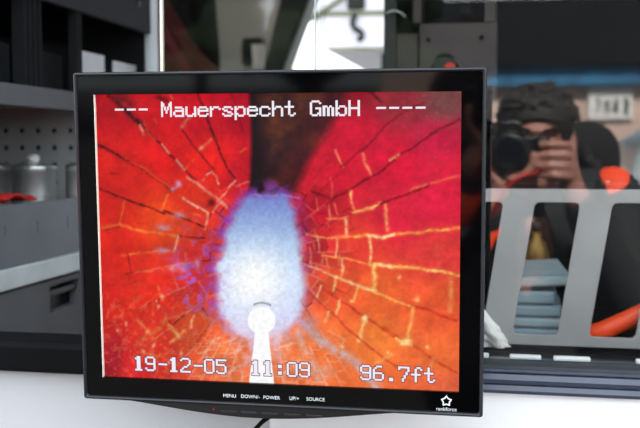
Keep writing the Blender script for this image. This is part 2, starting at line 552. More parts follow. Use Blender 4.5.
def fbm(s, seed):
    return (vnoise(PX / s, PY / s, seed) + 0.5 * vnoise(PX / s * 2.1, PY / s * 2.1, seed + 1) + 0.25 * vnoise(PX / s * 4.3, PY / s * 4.3, seed + 2)) / 1.75


def picture():
    ctl = [(100, 100, 178, 18, 30), (150, 105, 200, 22, 32), (200, 110, 205, 18, 36), (245, 110, 178, 12, 38), (110, 170, 214, 34, 28), (170, 150, 226, 28, 28),
           (215, 160, 228, 34, 28), (248, 170, 200, 22, 38), (110, 240, 218, 38, 24), (170, 218, 238, 74, 24), (200, 200, 226, 50, 28), (105, 300, 216, 36, 26),
           (160, 290, 226, 44, 26), (200, 270, 206, 40, 44), (106, 360, 188, 28, 42), (160, 340, 226, 52, 32), (200, 330, 236, 84, 40), (230, 350, 238, 112, 60),
           (300, 350, 242, 124, 66), (250, 378, 240, 118, 72), (330, 345, 246, 118, 56), (380, 340, 248, 128, 54), (440, 360, 243, 112, 54), (450, 386, 236, 104, 66),
           (440, 300, 240, 92, 48), (380, 290, 246, 106, 48), (340, 280, 236, 84, 46), (322, 240, 206, 40, 46), (360, 240, 228, 62, 48), (400, 215, 226, 34, 62),
           (440, 200, 222, 28, 66), (440, 250, 232, 62, 58), (400, 160, 222, 20, 58), (440, 140, 200, 26, 66), (360, 130, 214, 22, 56), (340, 170, 214, 24, 50),
           (320, 205, 196, 22, 44), (400, 104, 150, 44, 54), (445, 102, 122, 72, 72), (352, 98, 150, 20, 40), (130, 375, 214, 40, 40), (450, 175, 222, 30, 62)]
    wsum = np.zeros_like(PX); col = np.zeros(PX.shape + (3,))
    for x, y, r, g_, b in ctl:
        w = 1 / (((PX - x) ** 2 + (PY - y) ** 2) + 60) ** 1.6
        wsum += w
        for k, c in enumerate((r, g_, b)): col[..., k] += w * c
    col /= wsum[..., None]
    # courses around the flue and bricks along it, seen down the axis
    vx, vy = 275.0, 250.0
    dx, dy = PX - vx + 5 * (fbm(30, 5) - .5), PY - vy + 5 * (fbm(30, 9) - .5)
    rr = np.hypot(dx, dy) + 1e-6
    th = np.arctan2(dy, dx)
    cu = th / 0.25
    ci = np.floor(cu)
    cv = (1 / rr) / 0.0048 + 0.5 * (ci % 2) + 0.13 * ci
    bi = np.floor(cv)
    h = np.sin(ci * 12.9898 + bi * 78.233) * 43758.5453
    h = h - np.floor(h)
    near = np.maximum(np.clip((95 - rr) / 35, 0, 1), .85 * np.clip((175 - rr) / 45, 0, 1) * np.clip((235 - PX) / 20, 0, 1) * np.clip((PY - 236) / 14, 0, 1))
    near = np.maximum(near, .55 * np.clip((170 - rr) / 60, 0, 1) * np.clip((PX - 330) / 20, 0, 1) * np.clip((PY - 325) / 12, 0, 1))
    col *= (1 + near * (0.26 * h - 0.13))[..., None] * (0.93 + 0.14 * fbm(26, 66))[..., None]
    fu, fv = cu - ci, cv - bi
    lowb = np.clip((PY - 322) / 22, 0, 1) * np.clip((PX - 176) / 30, 0, 1) * np.clip((362 - PX) / 30, 0, 1)
    fine = np.abs(((PX - vx) / (np.abs(PY - vy) + 1) * 9.5) % 1 - .5)
    rowk = np.floor((PX - vx) / (np.abs(PY - vy) + 1) * 9.5)
    rows = np.abs((1400 / (np.abs(PY - vy) + 1) * 1.0 + .5 * (rowk % 2)) % 1 - .5)
    lm = np.maximum(np.clip((fine - .36) * 9, 0, 1), np.clip((rows - .36) * 8, 0, 1)) * lowb * np.clip((fbm(7, 101) - .28) * 3, 0, 1)
    du = np.minimum(fu, 1 - fu) * 0.25 * rr
    dv = np.minimum(fv, 1 - fv) * 0.0048 * rr * rr
    patch = fbm(16, 40)
    jl = np.clip(1.6 - np.minimum(du, dv), 0, 1) * near * np.clip((patch - .38) * 5, 0, 1)
    below = np.clip((PY - 210) / 80, 0, 1)
    jc = np.stack([225 + 0 * below, 110 + 60 * below, 90 + 50 * below], -1)
    col = col * (1 - 0.42 * jl[..., None]) + jc * 0.42 * jl[..., None]
    col = col * (1 - .55 * lm[..., None]) + np.array((244, 196, 176.)) * .55 * lm[..., None]
    jd = np.clip(1.4 - np.minimum(du, dv), 0, 1) * near * np.clip((0.44 - patch) * 6, 0, 1)
    col *= (1 - 0.4 * jd)[..., None]

    rag = fbm(5, 77)
    rag2 = fbm(4, 83)
    wob_x, wob_y = 2.6 * (fbm(9, 21) - .5), 2.6 * (fbm(9, 31) - .5)

    def line(pts, c, w=1.3, a=0.85, broken=0.0, soft=1.0):
        nonlocal col
        best = np.full(PX.shape, 1e9)
        for (x0, y0), (x1, y1) in zip(pts, pts[1:]):
            ex, ey = x1 - x0, y1 - y0
            t = np.clip(((PX + wob_x - x0) * ex + (PY + wob_y - y0) * ey) / (ex * ex + ey * ey + 1e-9), 0, 1)
            best = np.minimum(best, np.hypot(PX + wob_x - x0 - t * ex, PY + wob_y - y0 - t * ey))
        k = np.exp(-(best / (w * .85 + .38 * soft)) ** 2) * min(1, a * 1.1)
        k = k * np.clip(.55 + 1.0 * (rag2 - .3), .3, 1)
        if broken: k = k * np.clip((rag - broken) * 6 + .5, 0, 1)
        col = col * (1 - k[..., None]) + np.array(c, float) * k[..., None]

    def blob(x, y, rx, ry, c, a=0.8, p=1.0):
        nonlocal col
        d = ((PX - x + wob_x * 2) / rx) ** 2 + ((PY - y + wob_y * 2) / ry) ** 2
        k = a * np.exp(-d ** p)
        col = col * (1 - k[..., None]) + np.array(c, float) * k[..., None]

    DK, LT, OR, YL, WH, LI = (74, 10, 18), (232, 150, 128), (222, 108, 50), (255, 196, 96), (255, 232, 186), (196, 150, 214)
    # upper left
    line([(99, 143), (122, 155), (130, 159)], DK, 1.5, .9)
    line([(128, 157), (149, 168), (162, 178), (175, 187)], OR, 1.3, .8, .42)
    line([(128, 158), (149, 170), (175, 188)], DK, .9, .5, .4)
    line([(99, 170), (120, 172)], DK, .8, .4, .4)
    line([(110, 95), (126, 108), (144, 123)], (58, 16, 22), 2.6, .9, 0, 1.6)
    line([(120, 96), (134, 103)], (60, 30, 32), 4.5, .55, 0, 3)
    line([(144, 123), (165, 144), (185, 164), (201, 178)], DK, 1.1, .75)
    line([(143, 124), (146, 133)], LT, 1.5, .8)
    line([(145, 120), (152, 132), (158, 138)], OR, 1.6, .55, .4)
    line([(165, 143), (173, 151)], LT, 1.2, .8, .3); line([(180, 158), (189, 168)], LT, 1.4, .9)
    line([(192, 175), (201, 180), (210, 188), (221, 195), (232, 204)], LT, 1.5, .9, .25)
    line([(186, 126), (190, 119), (194, 117)], (186, 112, 84), 2.2, .85); line([(160, 122), (155, 112)], OR, 1.2, .5, .4)
    line([(162, 96), (170, 100)], (70, 16, 20), 2.6, .8); line([(174, 95), (176, 98)], (190, 110, 70), 1, .8)
    line([(203, 94), (209, 108), (214, 122), (224, 147)], DK, 1.1, .8); line([(224, 147), (233, 167), (240, 176)], DK, .9, .7, .3)
    line([(186, 128), (195, 139), (208, 156)], DK, .9, .6); line([(208, 156), (221, 170)], DK, .8, .5, .3)
    line([(205, 149), (217, 138)], (242, 120, 84), 1.4, .8); blob(206.5, 147.5, 2.6, 2.2, (246, 160, 130))
    line([(190, 168), (202, 154)], OR, .9, .6, .3)
    line([(208, 178), (212, 172), (217, 169), (221, 174), (224, 181)], LT, 1.1, .85, .25)
    line([(223, 199), (231, 190), (240, 179)], LT, 1.0, .8, .25); line([(242, 184), (255, 180)], (240, 120, 110), .9, .7, .2)
    line([(246, 150), (252, 147)], OR, 1.2, .7); line([(237, 94), (243, 110), (248, 130)], DK, .8, .4)
    # left middle
    line([(99, 186), (122, 195), (145, 203), (168, 211)], DK, 1.0, .8, .15)
    line([(166, 208), (191, 217), (210, 225)], DK, 1.0, .8, .2)
    line([(102, 225), (112, 223), (121, 222), (134, 226), (147, 229), (164, 231), (181, 234)], (236, 128, 52), 1.7, .85, .15)
    line([(121, 222), (124, 211), (126, 199)], (236, 112, 46), .9, .75); line([(105, 227), (121, 224)], (150, 34, 16), .8, .6)
    line([(181, 234), (196, 235), (210, 236)], DK, .9, .6, .2)
    line([(182, 234), (181, 241), (178, 248)], (248, 170, 90), 1.2, .9)
    line([(123, 253), (135, 251), (148, 249), (163, 249), (178, 248)], (240, 112, 44), 1.1, .85, .35)
    line([(165, 208), (167, 203), (171, 192)], (244, 130, 60), 1.2, .8, .1); line([(176, 187), (184, 183)], LI, 2, .7, .3)
    line([(187, 195), (198, 202), (213, 210)], LT, 1.3, .9, .2); line([(213, 211), (212, 218), (210, 227)], LT, 1.1, .85)
    line([(218, 210), (222, 204), (228, 199)], LT, 1.0, .85); line([(193, 199), (203, 206)], WH, 1.0, .7, .3)
    blob(216.5, 201, 4, 3.6, (92, 16, 26), .9); line([(205, 213), (197, 211)], (240, 130, 70), 1, .6)
    for x, y, rx, ry in ((166.5, 224.5, 7, 3.4), (166.5, 248, 7, 3.2), (183, 213.5, 7, 3), (188, 265, 6, 6), (182, 182, 3, 3), (202, 262, 4, 5), (176, 266, 5, 3)):
        blob(x, y, rx, ry, (206, 158, 196), .75)
    line([(150, 269), (168, 267), (176, 266)], (236, 128, 70), 1.1, .7, .4); line([(161, 284), (163, 291), (166, 298)], (240, 140, 70), 1.2, .7, .25)
    line([(102, 280), (118, 284), (140, 279)], (150, 30, 24), 1, .4, .45)
    # lower left, dirty and speckled
    line([(112, 308), (124, 301), (138, 295)], (150, 60, 24), 2.2, .55, .35); line([(139, 319), (145, 325), (151, 331)], (230, 130, 80), 1.6, .8, .25)
    line([(138, 343), (150, 336), (164, 326), (170, 317)], (206, 128, 56), 2.2, .75, .3); line([(173, 325), (178, 330), (183, 336)], (214, 168, 76), 2.4, .75, .2)
    line([(174, 341), (182, 335), (190, 329)], (226, 160, 90), 1.8, .75, .25); line([(196, 326), (196, 320), (198, 315)], (242, 180, 140), 1.5, .8)
    line([(146, 352), (160, 356), (176, 350), (196, 344)], (220, 140, 70), 1.8, .6, .4); line([(118, 348), (132, 343)], (214, 92, 60), 1.6, .5, .4)
    line([(160, 336), (154, 350), (150, 362)], (224, 130, 70), 1.4, .6, .35); line([(112, 318), (120, 326), (124, 338)], (226, 90, 70), 1.6, .5, .4)
    for x, y, r in ((162, 305, 1.8), (165.5, 294, 1.8), (155.5, 343.5, 1.8), (160, 300, 1.5), (150, 331, 2), (145, 351, 2.2), (128, 322, 1.6), (185, 352, 2), (196, 365, 2), (172, 362, 2), (118, 330, 1.6)):
        blob(x, y, r, r * 1.2, (248, 168, 130), .85)
    blob(102, 372, 16, 26, (116, 20, 34), .6)
    sp = np.clip((fbm(4, 91) - .56) * 7, 0, 1) * np.clip((PY - 275) / 30, 0, 1) * np.clip((330 - PX) / 30, 0, 1)
    col = col * (1 - .25 * sp[..., None]) + np.array((236, 160, 110.)) * .25 * sp[..., None]
    # right upper
    line([(318, 190), (338, 197), (361, 184), (384, 170), (398, 159)], (116, 10, 26), 1.2, .85, .1); line([(396, 158), (413, 148), (437, 131), (459, 119)], (120, 12, 34), 1.2, .8, .1)
    line([(394, 159), (402, 154)], (250, 176, 100), 1.6, .9); line([(432, 134), (440, 129)], (110, 40, 50), 1.6, .6)
    line([(358, 210), (366, 209), (374, 206), (384, 201)], (255, 190, 100), 1.7, .95); line([(384, 202), (391, 199), (410, 192), (430, 184)], (130, 12, 30), 1.2, .85)
    line([(412, 189), (420, 185), (436, 180), (459, 174)], (244, 116, 76), 1.5, .8, .25)
    line([(355, 190), (356, 199), (359, 209)], (255, 186, 110), 1.7, .95); line([(389, 203), (390, 214), (391, 228)], (255, 170, 92), 1.6, .95)
    line([(350, 216), (351, 224), (351, 234)], (255, 200, 140), 1.7, .95); line([(367, 153), (370, 162), (375, 173)], (250, 150, 90), 1.5, .85, .2)
    line([(341, 149), (344, 157), (348, 165)], (250, 140, 100), 1.1, .85, .1); line([(352, 206), (358, 209)], (150, 12, 26), .8, .7); line([(336, 176), (338, 186), (337, 196)], (240, 100, 84), .9, .7, .2)
    line([(346, 165), (358, 156), (376, 141), (388, 126), (402, 114), (424, 103)], (130, 10, 34), 1.1, .75, .1); line([(421, 128), (421, 140)], (176, 60, 80), 1.2, .6)
    line([(376, 93), (385, 102)], (70, 20, 30), 2, .7); line([(332, 216), (345, 217), (352, 215)], (250, 130, 80), 1.1, .8, .2); line([(334, 203), (335, 217)], (246, 130, 96), .9, .75)
    line([(340, 201), (342, 212)], (246, 130, 96), .9, .7); line([(322, 196), (324, 208)], (240, 110, 90), .8, .6, .2); line([(324, 212), (332, 210)], (150, 14, 30), .8, .6)
    line([(316, 205), (326, 188), (345, 172)], (140, 14, 30), .8, .5, .3)
    # right middle
    line([(312, 232), (326, 235), (344, 236), (364, 233)], (252, 156, 76), 1.3, .9, .15); line([(360, 234), (372, 233), (385, 235), (400, 232), (421, 230), (440, 228), (459, 226)], (255, 178, 76), 1.9, .95, .05)
    line([(374, 234), (386, 235), (398, 232.5)], WH, 1.5, .8)
    line([(374, 236), (375, 248), (374, 262)], (255, 206, 140), 1.4, .95); line([(342, 238), (342, 246), (341, 254)], (252, 190, 140), 1.1, .9); line([(324, 236), (325, 249)], (246, 170, 140), 1.0, .8)
    line([(325, 252), (336, 254), (346, 255), (360, 259), (374, 262)], (250, 160, 80), 1.1, .8, .3); line([(378, 262), (396, 264), (416, 266), (440, 269), (460, 273)], (255, 196, 92), 1.9, .95)
    line([(384, 263), (396, 264)], WH, 1.4, .8); line([(430, 268), (446, 270)], (255, 220, 140), 1.3, .8)
    line([(438, 244), (441, 266)], (232, 96, 60), 2.2, .5); line([(378, 263), (379, 275), (378, 288)], (255, 208, 116), 2.4, .95); line([(347, 257), (348, 265), (347, 273)], (255, 206, 140), 1.6, .85)
    line([(451, 276), (452, 292), (451, 309)], (248, 160, 92), 2.6, .75); line([(332, 256), (333, 266)], (240, 150, 110), .9, .7); line([(316, 246), (317, 262)], (236, 140, 130), .9, .7)
    line([(312, 263), (326, 268), (341, 275)], (255, 196, 140), 1.3, .85, .2); line([(341, 275), (352, 279), (364, 284), (380, 289)], (255, 218, 150), 1.7, .95, .1); line([(380, 290), (400, 300), (412, 304)], (255, 186, 96), 1.3, .85, .2)
    line([(416, 305), (430, 308), (457, 319)], (196, 48, 26), 1.5, .85)
    line([(341, 276), (339, 289)], (255, 200, 130), 1.5, .85); line([(363, 285), (361, 292), (358, 300)], (255, 196, 120), 1.3, .8, .1); line([(416, 306), (414, 320), (411, 336)], (255, 184, 96), 2.0, .85)
    line([(322, 282), (333, 290), (351, 302), (364, 312)], (188, 50, 24), 1.0, .8, .15); line([(364, 312), (385, 325), (398, 335)], (196, 58, 24), 1.2, .85, .1)
    line([(326, 284), (323, 295)], (255, 200, 150), 1.2, .8); line([(345, 298), (341, 313)], (255, 206, 130), 1.4, .9); line([(370, 316), (367, 328), (364, 340)], (255, 214, 130), 2.0, .95); blob(370, 317, 2.6, 2.6, (255, 236, 180), .9)
    line([(316, 292), (336, 310), (354, 328), (374, 347), (400, 366)], (200, 66, 34), 1.1, .75, .2); line([(334, 310), (331, 320)], (255, 200, 140), 1.4, .8)
    line([(388, 325), (410, 341), (434, 357), (458, 373)], (204, 62, 30), 1.2, .75, .2); blob(408.5, 340, 5, 3.4, (255, 236, 170), .95); line([(400, 337), (414, 344)], (255, 206, 120), 1.6, .8)
    for x, y, r in ((420.7, 296.8, 2.8), (402.7, 275, 2.4), (348, 345, 2.2), (356, 300, 1.6), (393, 352, 2), (430, 345, 2.2)): blob(x, y, r, r, (255, 206, 120), .8)
    line([(396, 354), (380, 362)], (255, 190, 120), 1.4, .6); line([(336, 330), (350, 338), (346, 352)], (248, 180, 130), 1.4, .6, .3); line([(430, 372), (436, 358)], (255, 176, 110), 1.6, .6)
    # pale gutter strips at the bottom right of the glow
    line([(300, 308), (312, 326), (332, 344), (356, 358), (372, 374), (382, 388)], (204, 180, 190), 4.8, .9, .2, 2.5); line([(304, 330), (312, 350), (320, 366), (324, 380)], (220, 180, 172), 3, .8, .25, 2)
    blob(318, 322, 7, 10, (196, 150, 160), .6); blob(330, 372, 8, 8, (240, 190, 170), .5)
    for i, (x, y) in enumerate(((236, 340), (240, 352), (226, 362), (234, 372), (246, 366), (218, 340), (292, 345), (300, 362), (290, 372), (312, 376), (210, 350))):
        line([(x - 6, y + 2), (x, y), (x + 6, y - 3)], (240, 196, 176), 1.5, .6, .25); line([(x, y), (x + 2, y + 8)], (238, 186, 160), 1.2, .5, .2)
    # dark end of the flue above the glow
    lx = 255 - 2 * np.sin(PY / 30)
    rx = np.interp(PY, [92, 130, 160, 188, 196], [353, 333, 314, 302, 294])
    tm = np.clip((PX - lx) / 5 + .5, 0, 1) * np.clip((rx - PX) / 12 + .5, 0, 1) * np.clip((196 - PY) / 6, 0, 1)
    ed = np.clip((PX - lx) / 22, 0, 1)
    n1 = fbm(14, 55)
    br = np.stack([26 + 50 * ed * n1 * 1.6, 16 + 26 * ed * n1 * 1.5, 20 + 10 * ed], -1)
    br *= np.clip(1.1 - (PY - 150) / 90 * (PY > 150), .4, 1.2)[..., None]
    redr = np.clip((PX - (rx - 40)) / 50, 0, 1) * .5
    br = br * (1 - redr[..., None]) + np.array((110, 16, 26.)) * redr[..., None]
    col = col * (1 - tm[..., None]) + br * tm[..., None]
    # glow
    gl = np.interp(PY, [186, 195, 215, 235, 260, 285, 310, 325, 342, 352], [262, 247, 234, 225, 219, 217, 221, 232, 250, 258])
    gr = np.interp(PY, [186, 195, 215, 235, 260, 285, 305, 320, 335, 352], [286, 299, 306, 310, 313, 316, 314, 306, 294, 280])
    wob = 9 * (fbm(11, 63) - .5)
    de = np.minimum(PX - gl + wob, gr - PX + wob * .6)
    de = np.minimum(de, (PY - 189) * 1.2 + wob)
    de = np.minimum(de, (350 - PY) * .55 + wob)
    halo = np.clip((de + 16) / 16, 0, 1) * np.clip((fbm(7, 17) - .25) * 2.4, 0, 1) * np.clip((330 - PX) / 60 + .1, 0, 1)
    hc = np.stack([150 + 78 * np.clip((PY - 300) / 40, 0, 1), 70 + 110 * np.clip((PY - 300) / 40, 0, 1), 196 + 4 * np.clip((PY - 300) / 40, 0, 1)], -1)
    col = col * (1 - .8 * halo[..., None]) + hc * .8 * halo[..., None]
    core = np.clip((de + 2) / 13, 0, 1)
    core = core * core * (3 - 2 * core)
    gy = np.array([186, 200, 220, 245, 262, 285, 310, 345])
    gc = np.stack([np.interp(PY, gy, [96, 124, 146, 174, 194, 204, 208, 226]), np.interp(PY, gy, [104, 140, 170, 200, 216, 220, 216, 200]), np.interp(PY, gy, [190, 206, 218, 234, 245, 249, 247, 228])], -1)
    bright = np.exp(-(((PX - 260) / 33) ** 2 + ((PY - 278) / 33) ** 2)) * 1.0
    gc = gc * (1 - bright[..., None]) + 255. * bright[..., None]
    col = col * (1 - core[..., None]) + gc * core[..., None]
    line([(256, 192), (270, 194), (290, 193), (304, 196)], (150, 130, 220), 1.2, .8, .3)
    pur = np.clip((fbm(6, 23) - .55) * 8, 0, 1) * np.exp(-(((PX - 200) / 24) ** 2 + ((PY - 275) / 42) ** 2))
    col = col * (1 - .9 * pur[..., None]) + np.array((168, 96, 206.)) * .9 * pur[..., None]
    # probe: white ball on a tapering rod
    rod = np.clip((np.interp(PY, [320, 345, 384], [5.5, 8, 12.5]) - np.abs(PX - 267.5)) / 1.6 + .5, 0, 1) * (PY > 318)
    ball = np.clip((13.8 - np.hypot(PX - 267.5, PY - 319)) / 1.6 + .5, 0, 1)
    ring = np.clip(1.4 - np.abs(np.hypot(PX - 267.5, PY - 318) - 17) / 1.2, 0, 1) * (PY < 312) * (np.abs(PX - 268) < 9)
    col = col * (1 - .5 * ring[..., None]) + np.array((110, 116, 132.)) * .4 * ring[..., None]
    wht = np.maximum(rod, ball)
    col = col * (1 - wht[..., None]) + 254. * wht[..., None]
    blot = np.clip((fbm(12, 121) - .5) * 2.2, -1, 1) * (1 - core)
    col = col * (1 + .10 * blot - .02 * (1 - core))[..., None]
    fleck = np.clip((fbm(3.4, 131) - .66) * 8, 0, 1) * (1 - core) * (1 - tm) * (.10 + .22 * np.clip((PY - 270) / 60, 0, 1) * np.clip((240 - PX) / 40, 0, 1))
    col = col * (1 - fleck[..., None]) + np.array((250, 130, 70.)) * fleck[..., None]
    col = np.where(wht[..., None] > .5, 254., col)
    grain = 1 + .14 * (fbm(3.2, 44) - .5) + .06 * (np.random.RandomState(3).rand(*PX.shape) - .5)
    col = np.clip(col * grain[..., None], 0, 255) / 255
    col = np.clip(col - .022 * (1 - col.mean(-1, keepdims=True)), 0, 1)
    return np.where(col <= .04045, col / 12.92, ((col + .055) / 1.055) ** 2.4)


rgb = picture()
verts = np.stack([-hx + SW * uu, np.zeros_like(uu), -hz + SH * ww], -1).reshape(-1, 3)
ii = np.arange(NX * NY).reshape(NY, NX)
quads = np.stack([ii[:-1, :-1], ii[:-1, 1:], ii[1:, 1:], ii[1:, :-1]], -1).reshape(-1, 4)
me = bpy.data.meshes.new('screen')
me.vertices.add(len(verts)); me.vertices.foreach_set('co', verts.ravel())
me.loops.add(quads.size); me.loops.foreach_set('vertex_index', quads.ravel().astype(np.int32))
me.polygons.add(len(quads)); me.polygons.foreach_set('loop_start', np.arange(0, quads.size, 4, dtype=np.int32))
me.update(calc_edges=True)
ca = me.color_attributes.new('picture', 'FLOAT_COLOR', 'POINT')
ca.data.foreach_set('color', np.concatenate([rgb.reshape(-1, 3), np.ones((len(verts), 1))], 1).astype(np.float32).ravel())
sm = bpy.data.materials.new('lit_screen'); sm.use_nodes = True
nt = sm.node_tree; pb = nt.nodes['Principled BSDF']
at = nt.nodes.new('ShaderNodeAttribute'); at.attribute_name = 'picture'
nt.links.new(at.outputs['Color'], pb.inputs['Emission Color'])
pb.inputs['Emission Strength'].default_value = 1 / 2 ** EV
pb.inputs['Base Color'].default_value = (0.004, 0.004, 0.005, 1)
pb.inputs['Roughness'].default_value = 0.35
pb.inputs['Specular IOR Level'].default_value = 0.05
o = obj('screen', me, sm, mon); tag(o, 'lit screen with a red brick tunnel and white lettering')

# ---- on-screen lettering, drawn on a character grid
GL = {
 '-': ['......', '......', '......', '......', '.#####', '......', '......', '......', '......'],
 'M': ['#.....#', '##...##', '##...##', '#.#.#.#', '#.#.#.#', '#..#..#', '#..#..#', '#.....#', '#.....#'],
 'a': ['......', '......', '......', '.####.', '.....#', '.#####', '#....#', '#....#', '.#####'],
 'u': ['......', '......', '......', '#....#', '#....#', '#....#', '#....#', '#...##', '.###.#'],
 'e': ['......', '......', '......', '.####.', '#....#', '######', '#.....', '#....#', '.####.'],
 'r': ['......', '......', '......', '#.###.', '##...#', '#.....', '#.....', '#.....', '#.....'],
 's': ['......', '......', '......', '.####.', '#....#', '.##...', '...##.', '#....#', '.####.'],
 'p': ['......', '......', '......', '#.###.', '##...#', '#....#', '#....#', '##...#', '#.###.', '#.....', '#.....'],
 'c': ['......', '......', '......', '.####.', '#....#', '#.....', '#.....', '#....#', '.####.'],
 'h': ['#.....', '#.....', '#.....', '#.###.', '##...#', '#....#', '#....#', '#....#', '#....#'],
 't': ['..#...', '..#...', '..#...', '#####.', '..#...', '..#...', '..#...', '..#..#', '...##.'],
 'G': ['.####.', '#....#', '#.....', '#.....', '#..###', '#....#', '#....#', '#...##', '.###.#'],
 'm': ['.....', '.....', '.....', '##.#.', '#.#.#', '#.#.#', '#.#.#', '#.#.#', '#.#.#'],
 'b': ['#.....', '#.....', '#.....', '#.###.', '##...#', '#....#', '#....#', '##...#', '#.###.'],
 'H': ['#....#', '#....#', '#....#', '#....#', '######', '#....#', '#....#', '#....#', '#....#'],
 '1': ['..##..', '.###..', '..##..', '..##..', '..##..', '..##..', '..##..', '..##..', '.####.'],
 '9': ['.####.', '#....#', '#....#', '#....#', '.#####', '.....#', '.....#', '#....#', '.####.'],
 '2': ['.####.', '#....#', '.....#', '.....#', '....#.', '..##..', '.#....', '#.....', '######'],
 '0': ['.####.', '#....#', '#...##', '#..#.#', '#..#.#', '#.#..#', '##...#', '#....#', '.####.'],
 '5': ['######', '#.....', '#.....', '#####.', '.....#', '.....#', '.....#', '#....#', '.####.'],
 '6': ['..###.', '.#....', '#.....', '#.....', '#####.', '#....#', '#....#', '#....#', '.####.'],
 '7': ['######', '#....#', '.....#', '....#.', '....#.', '...#..', '...#..', '..#...', '..#...'],
 ':': ['......', '......', '..##..', '..##..', '......', '......', '..##..', '..##..', '......'],
 '.': ['......', '......', '......', '......', '......', '......', '......', '..##..', '..##..'],
 'f': ['...##.', '..#..#', '..#...', '..#...', '#####.', '..#...', '..#...', '..#...', '..#...'],
}
GL['0'] = ['.####.', '#....#', '#....#', '#....#', '#....#', '#....#', '#....#', '#....#', '.####.']


def osd(s, x, zbase, pitch=0.01162, caph=0.0138, edge=False):
    cw, ch = pitch / 7, caph / 9
    def build(grow, name, material, y):
        bm = bmesh.new()
        for i, c in enumerate(s):
            if c == ' ': continue
            rows = GL[c]
            for r, row in enumerate(rows):
                k, nw = 0, len(row)
                cw = pitch / 7 * 6 / nw
                while k < nw:
                    if row[k] == '#':
                        e = k
                        while e < nw and row[e] == '#': e += 1
                        x0, x1 = x + i * pitch + k * cw - grow, x + i * pitch + e * cw + grow
                        z1, z0 = zbase + caph - r * ch + grow, zbase + caph - (r + 1) * ch - grow
                        if len(rows[r]) and grow == G0:      # thicken thin verticals a little
                            x0 -= cw * .06; x1 += cw * .06
                        bm.faces.new([bm.verts.new(p) for p in ((x0, y, z0), (x1, y, z0), (x1, y, z1), (x0, y, z1))])
                        k = e
                    else: k += 1
        return obj(name, bm, material, mon)
    G0 = 0.00012
    if edge: build(0.0009, 'screen_lettering_outline', 'osd_edge', -0.0002)
    build(G0, 'screen_lettering', 'osd', -0.0004)
osd('--- Mauerspecht GmbH ----', -0.1512, 0.1134)
osd('19-12-05', -0.1385, -0.1272, caph=0.0140, edge=True)
osd('11:09', -0.0240, -0.1270, caph=0.0140, edge=True)
osd('96.7ft', 0.0795, -0.1272, caph=0.0140, edge=True)

# bracket that carries the monitor
br = thing('monitor_bracket', 'black steel bracket holding the monitor, hidden behind it above the window sill', 'bracket')
obj('mount_plate', box(-0.265, -0.165, 0.9315, 0.9365, 1.40, 1.50), 'housing', br, bevel=0.002)
obj('arm', tube([(-0.215, 0.936, 1.45), (-0.215, 0.952, 1.44), (-0.215, 0.954, 1.40), (-0.215, 0.950, 1.335), (-0.215, 0.950, 1.318)], 0.007), 'housing', br, smooth=True)
obj('foot_plate', box(-0.245, -0.205, 0.9575, 0.9732, 1.308, 1.330), 'housing', br, bevel=0.002)
# cable
ca_ = obj('power_cable', tube(spline([(-0.2170, 0.905, 1.305), (-0.2215, 0.900, 1.2965), (-0.232, 0.897, 1.288), (-0.243, 0.897, 1.272), (-0.250, 0.90, 1.24), (-0.25, 0.93, 1.1), (-0.245, 0.955, 0.8), (-0.24, 0.955, 0.3), (-0.22, 0.90, 0.012), (0.1, 0.8, 0.006)]), 0.0022), 'rubber', smooth=True)
tag(ca_, 'thin black power cable curving down from under the monitor', 'cable')
# ====DETAIL====
# ================================================================== SHELVING AT THE LEFT (its front faces +X, runs into the van)
XF = -0.68
su = thing('shelving_unit', 'grey metal van shelving unit with trays and drawers left of the monitor', 'shelving', (XF, 1.5, 0.56))
def U(bm):
    bmesh.ops.translate(bm, vec=(-XF, -1.5, -0.56), verts=bm.verts); return bm
XB = -1.12
obj('back_panel', U(box(XB - 0.01, XB, 1.10, 1.84, 0.56, 2.2)), 'shelf_dark', su)
obj('end_panel', U(box(XB, XF, 1.09, 1.10, 0.56, 2.2)), 'shelf_dark', su)
obj('bay_end', U(box(XB, XF - 0.012, 1.8, 1.8035, 1.642, 1.9)), 'shelf_dark', su)
obj('upright', U(box(XF - 0.03, XF, 1.805, 1.845, 0.56, 2.2)), 'alu', su, bevel=0.003)
obj('upright', U(box(XB, XB + 0.03, 1.805, 1.845, 0.56, 2.2)), 'alu', su, bevel=0.003)
obj('top_rail', U(box(XF - 0.012, XF, 1.10, 1.804, 1.772, 1.90)), 'rail_grey', su, bevel=0.002)
for yy in (1.42, 1.60, 1.74):
    obj('rail_bolt', U(cyl((XF - 0.002, yy, 1.80 + 0.02), (XF + 0.003, yy, 1.82), 0.006, n=12)), 'recess', su)
obj('top_shelf', U(box(XB, XF - 0.013, 1.10, 1.804, 1.90, 1.912)), 'shelf_dark', su)
sh = obj('upper_shelf', U(box(XB, XF - 0.004, 1.10, 1.804, 1.632, 1.641)), 'shelf_dark', su)
obj('shelf_lip', U(box(XF - 0.004, XF + 0.002, 1.10, 1.804, 1.612, 1.642)), 'drawer_grey', su, bevel=0.001)
obj('tray_floor', U(box(XB, XF - 0.008, 1.10, 1.804, 1.430, 1.438)), 'shelf_dark', su)
slots = [rounded(rect(y - 0.0016, y + 0.0016, 1.428, 1.447), 0.0014, 3) for y in (1.236, 1.330, 1.430, 1.53, 1.63, 1.73)]
obj('tray_front', U(holed(rect(1.10, 1.804, 1.387, 1.474), slots, 'x', XF - 0.007, XF)), 'shelf_grey', su)
obj('tray_back', U(box(XF - 0.0105, XF - 0.0075, 1.11, 1.80, 1.40, 1.472)), 'recess', su)
obj('cabinet_rail', U(box(XF - 0.03, XF + 0.004, 1.10, 1.804, 1.357, 1.386)), 'alu', su, bevel=0.002)
obj('cabinet_top', U(box(XB, XF - 0.031, 1.10, 1.804, 1.372, 1.386)), 'shelf_dark', su)
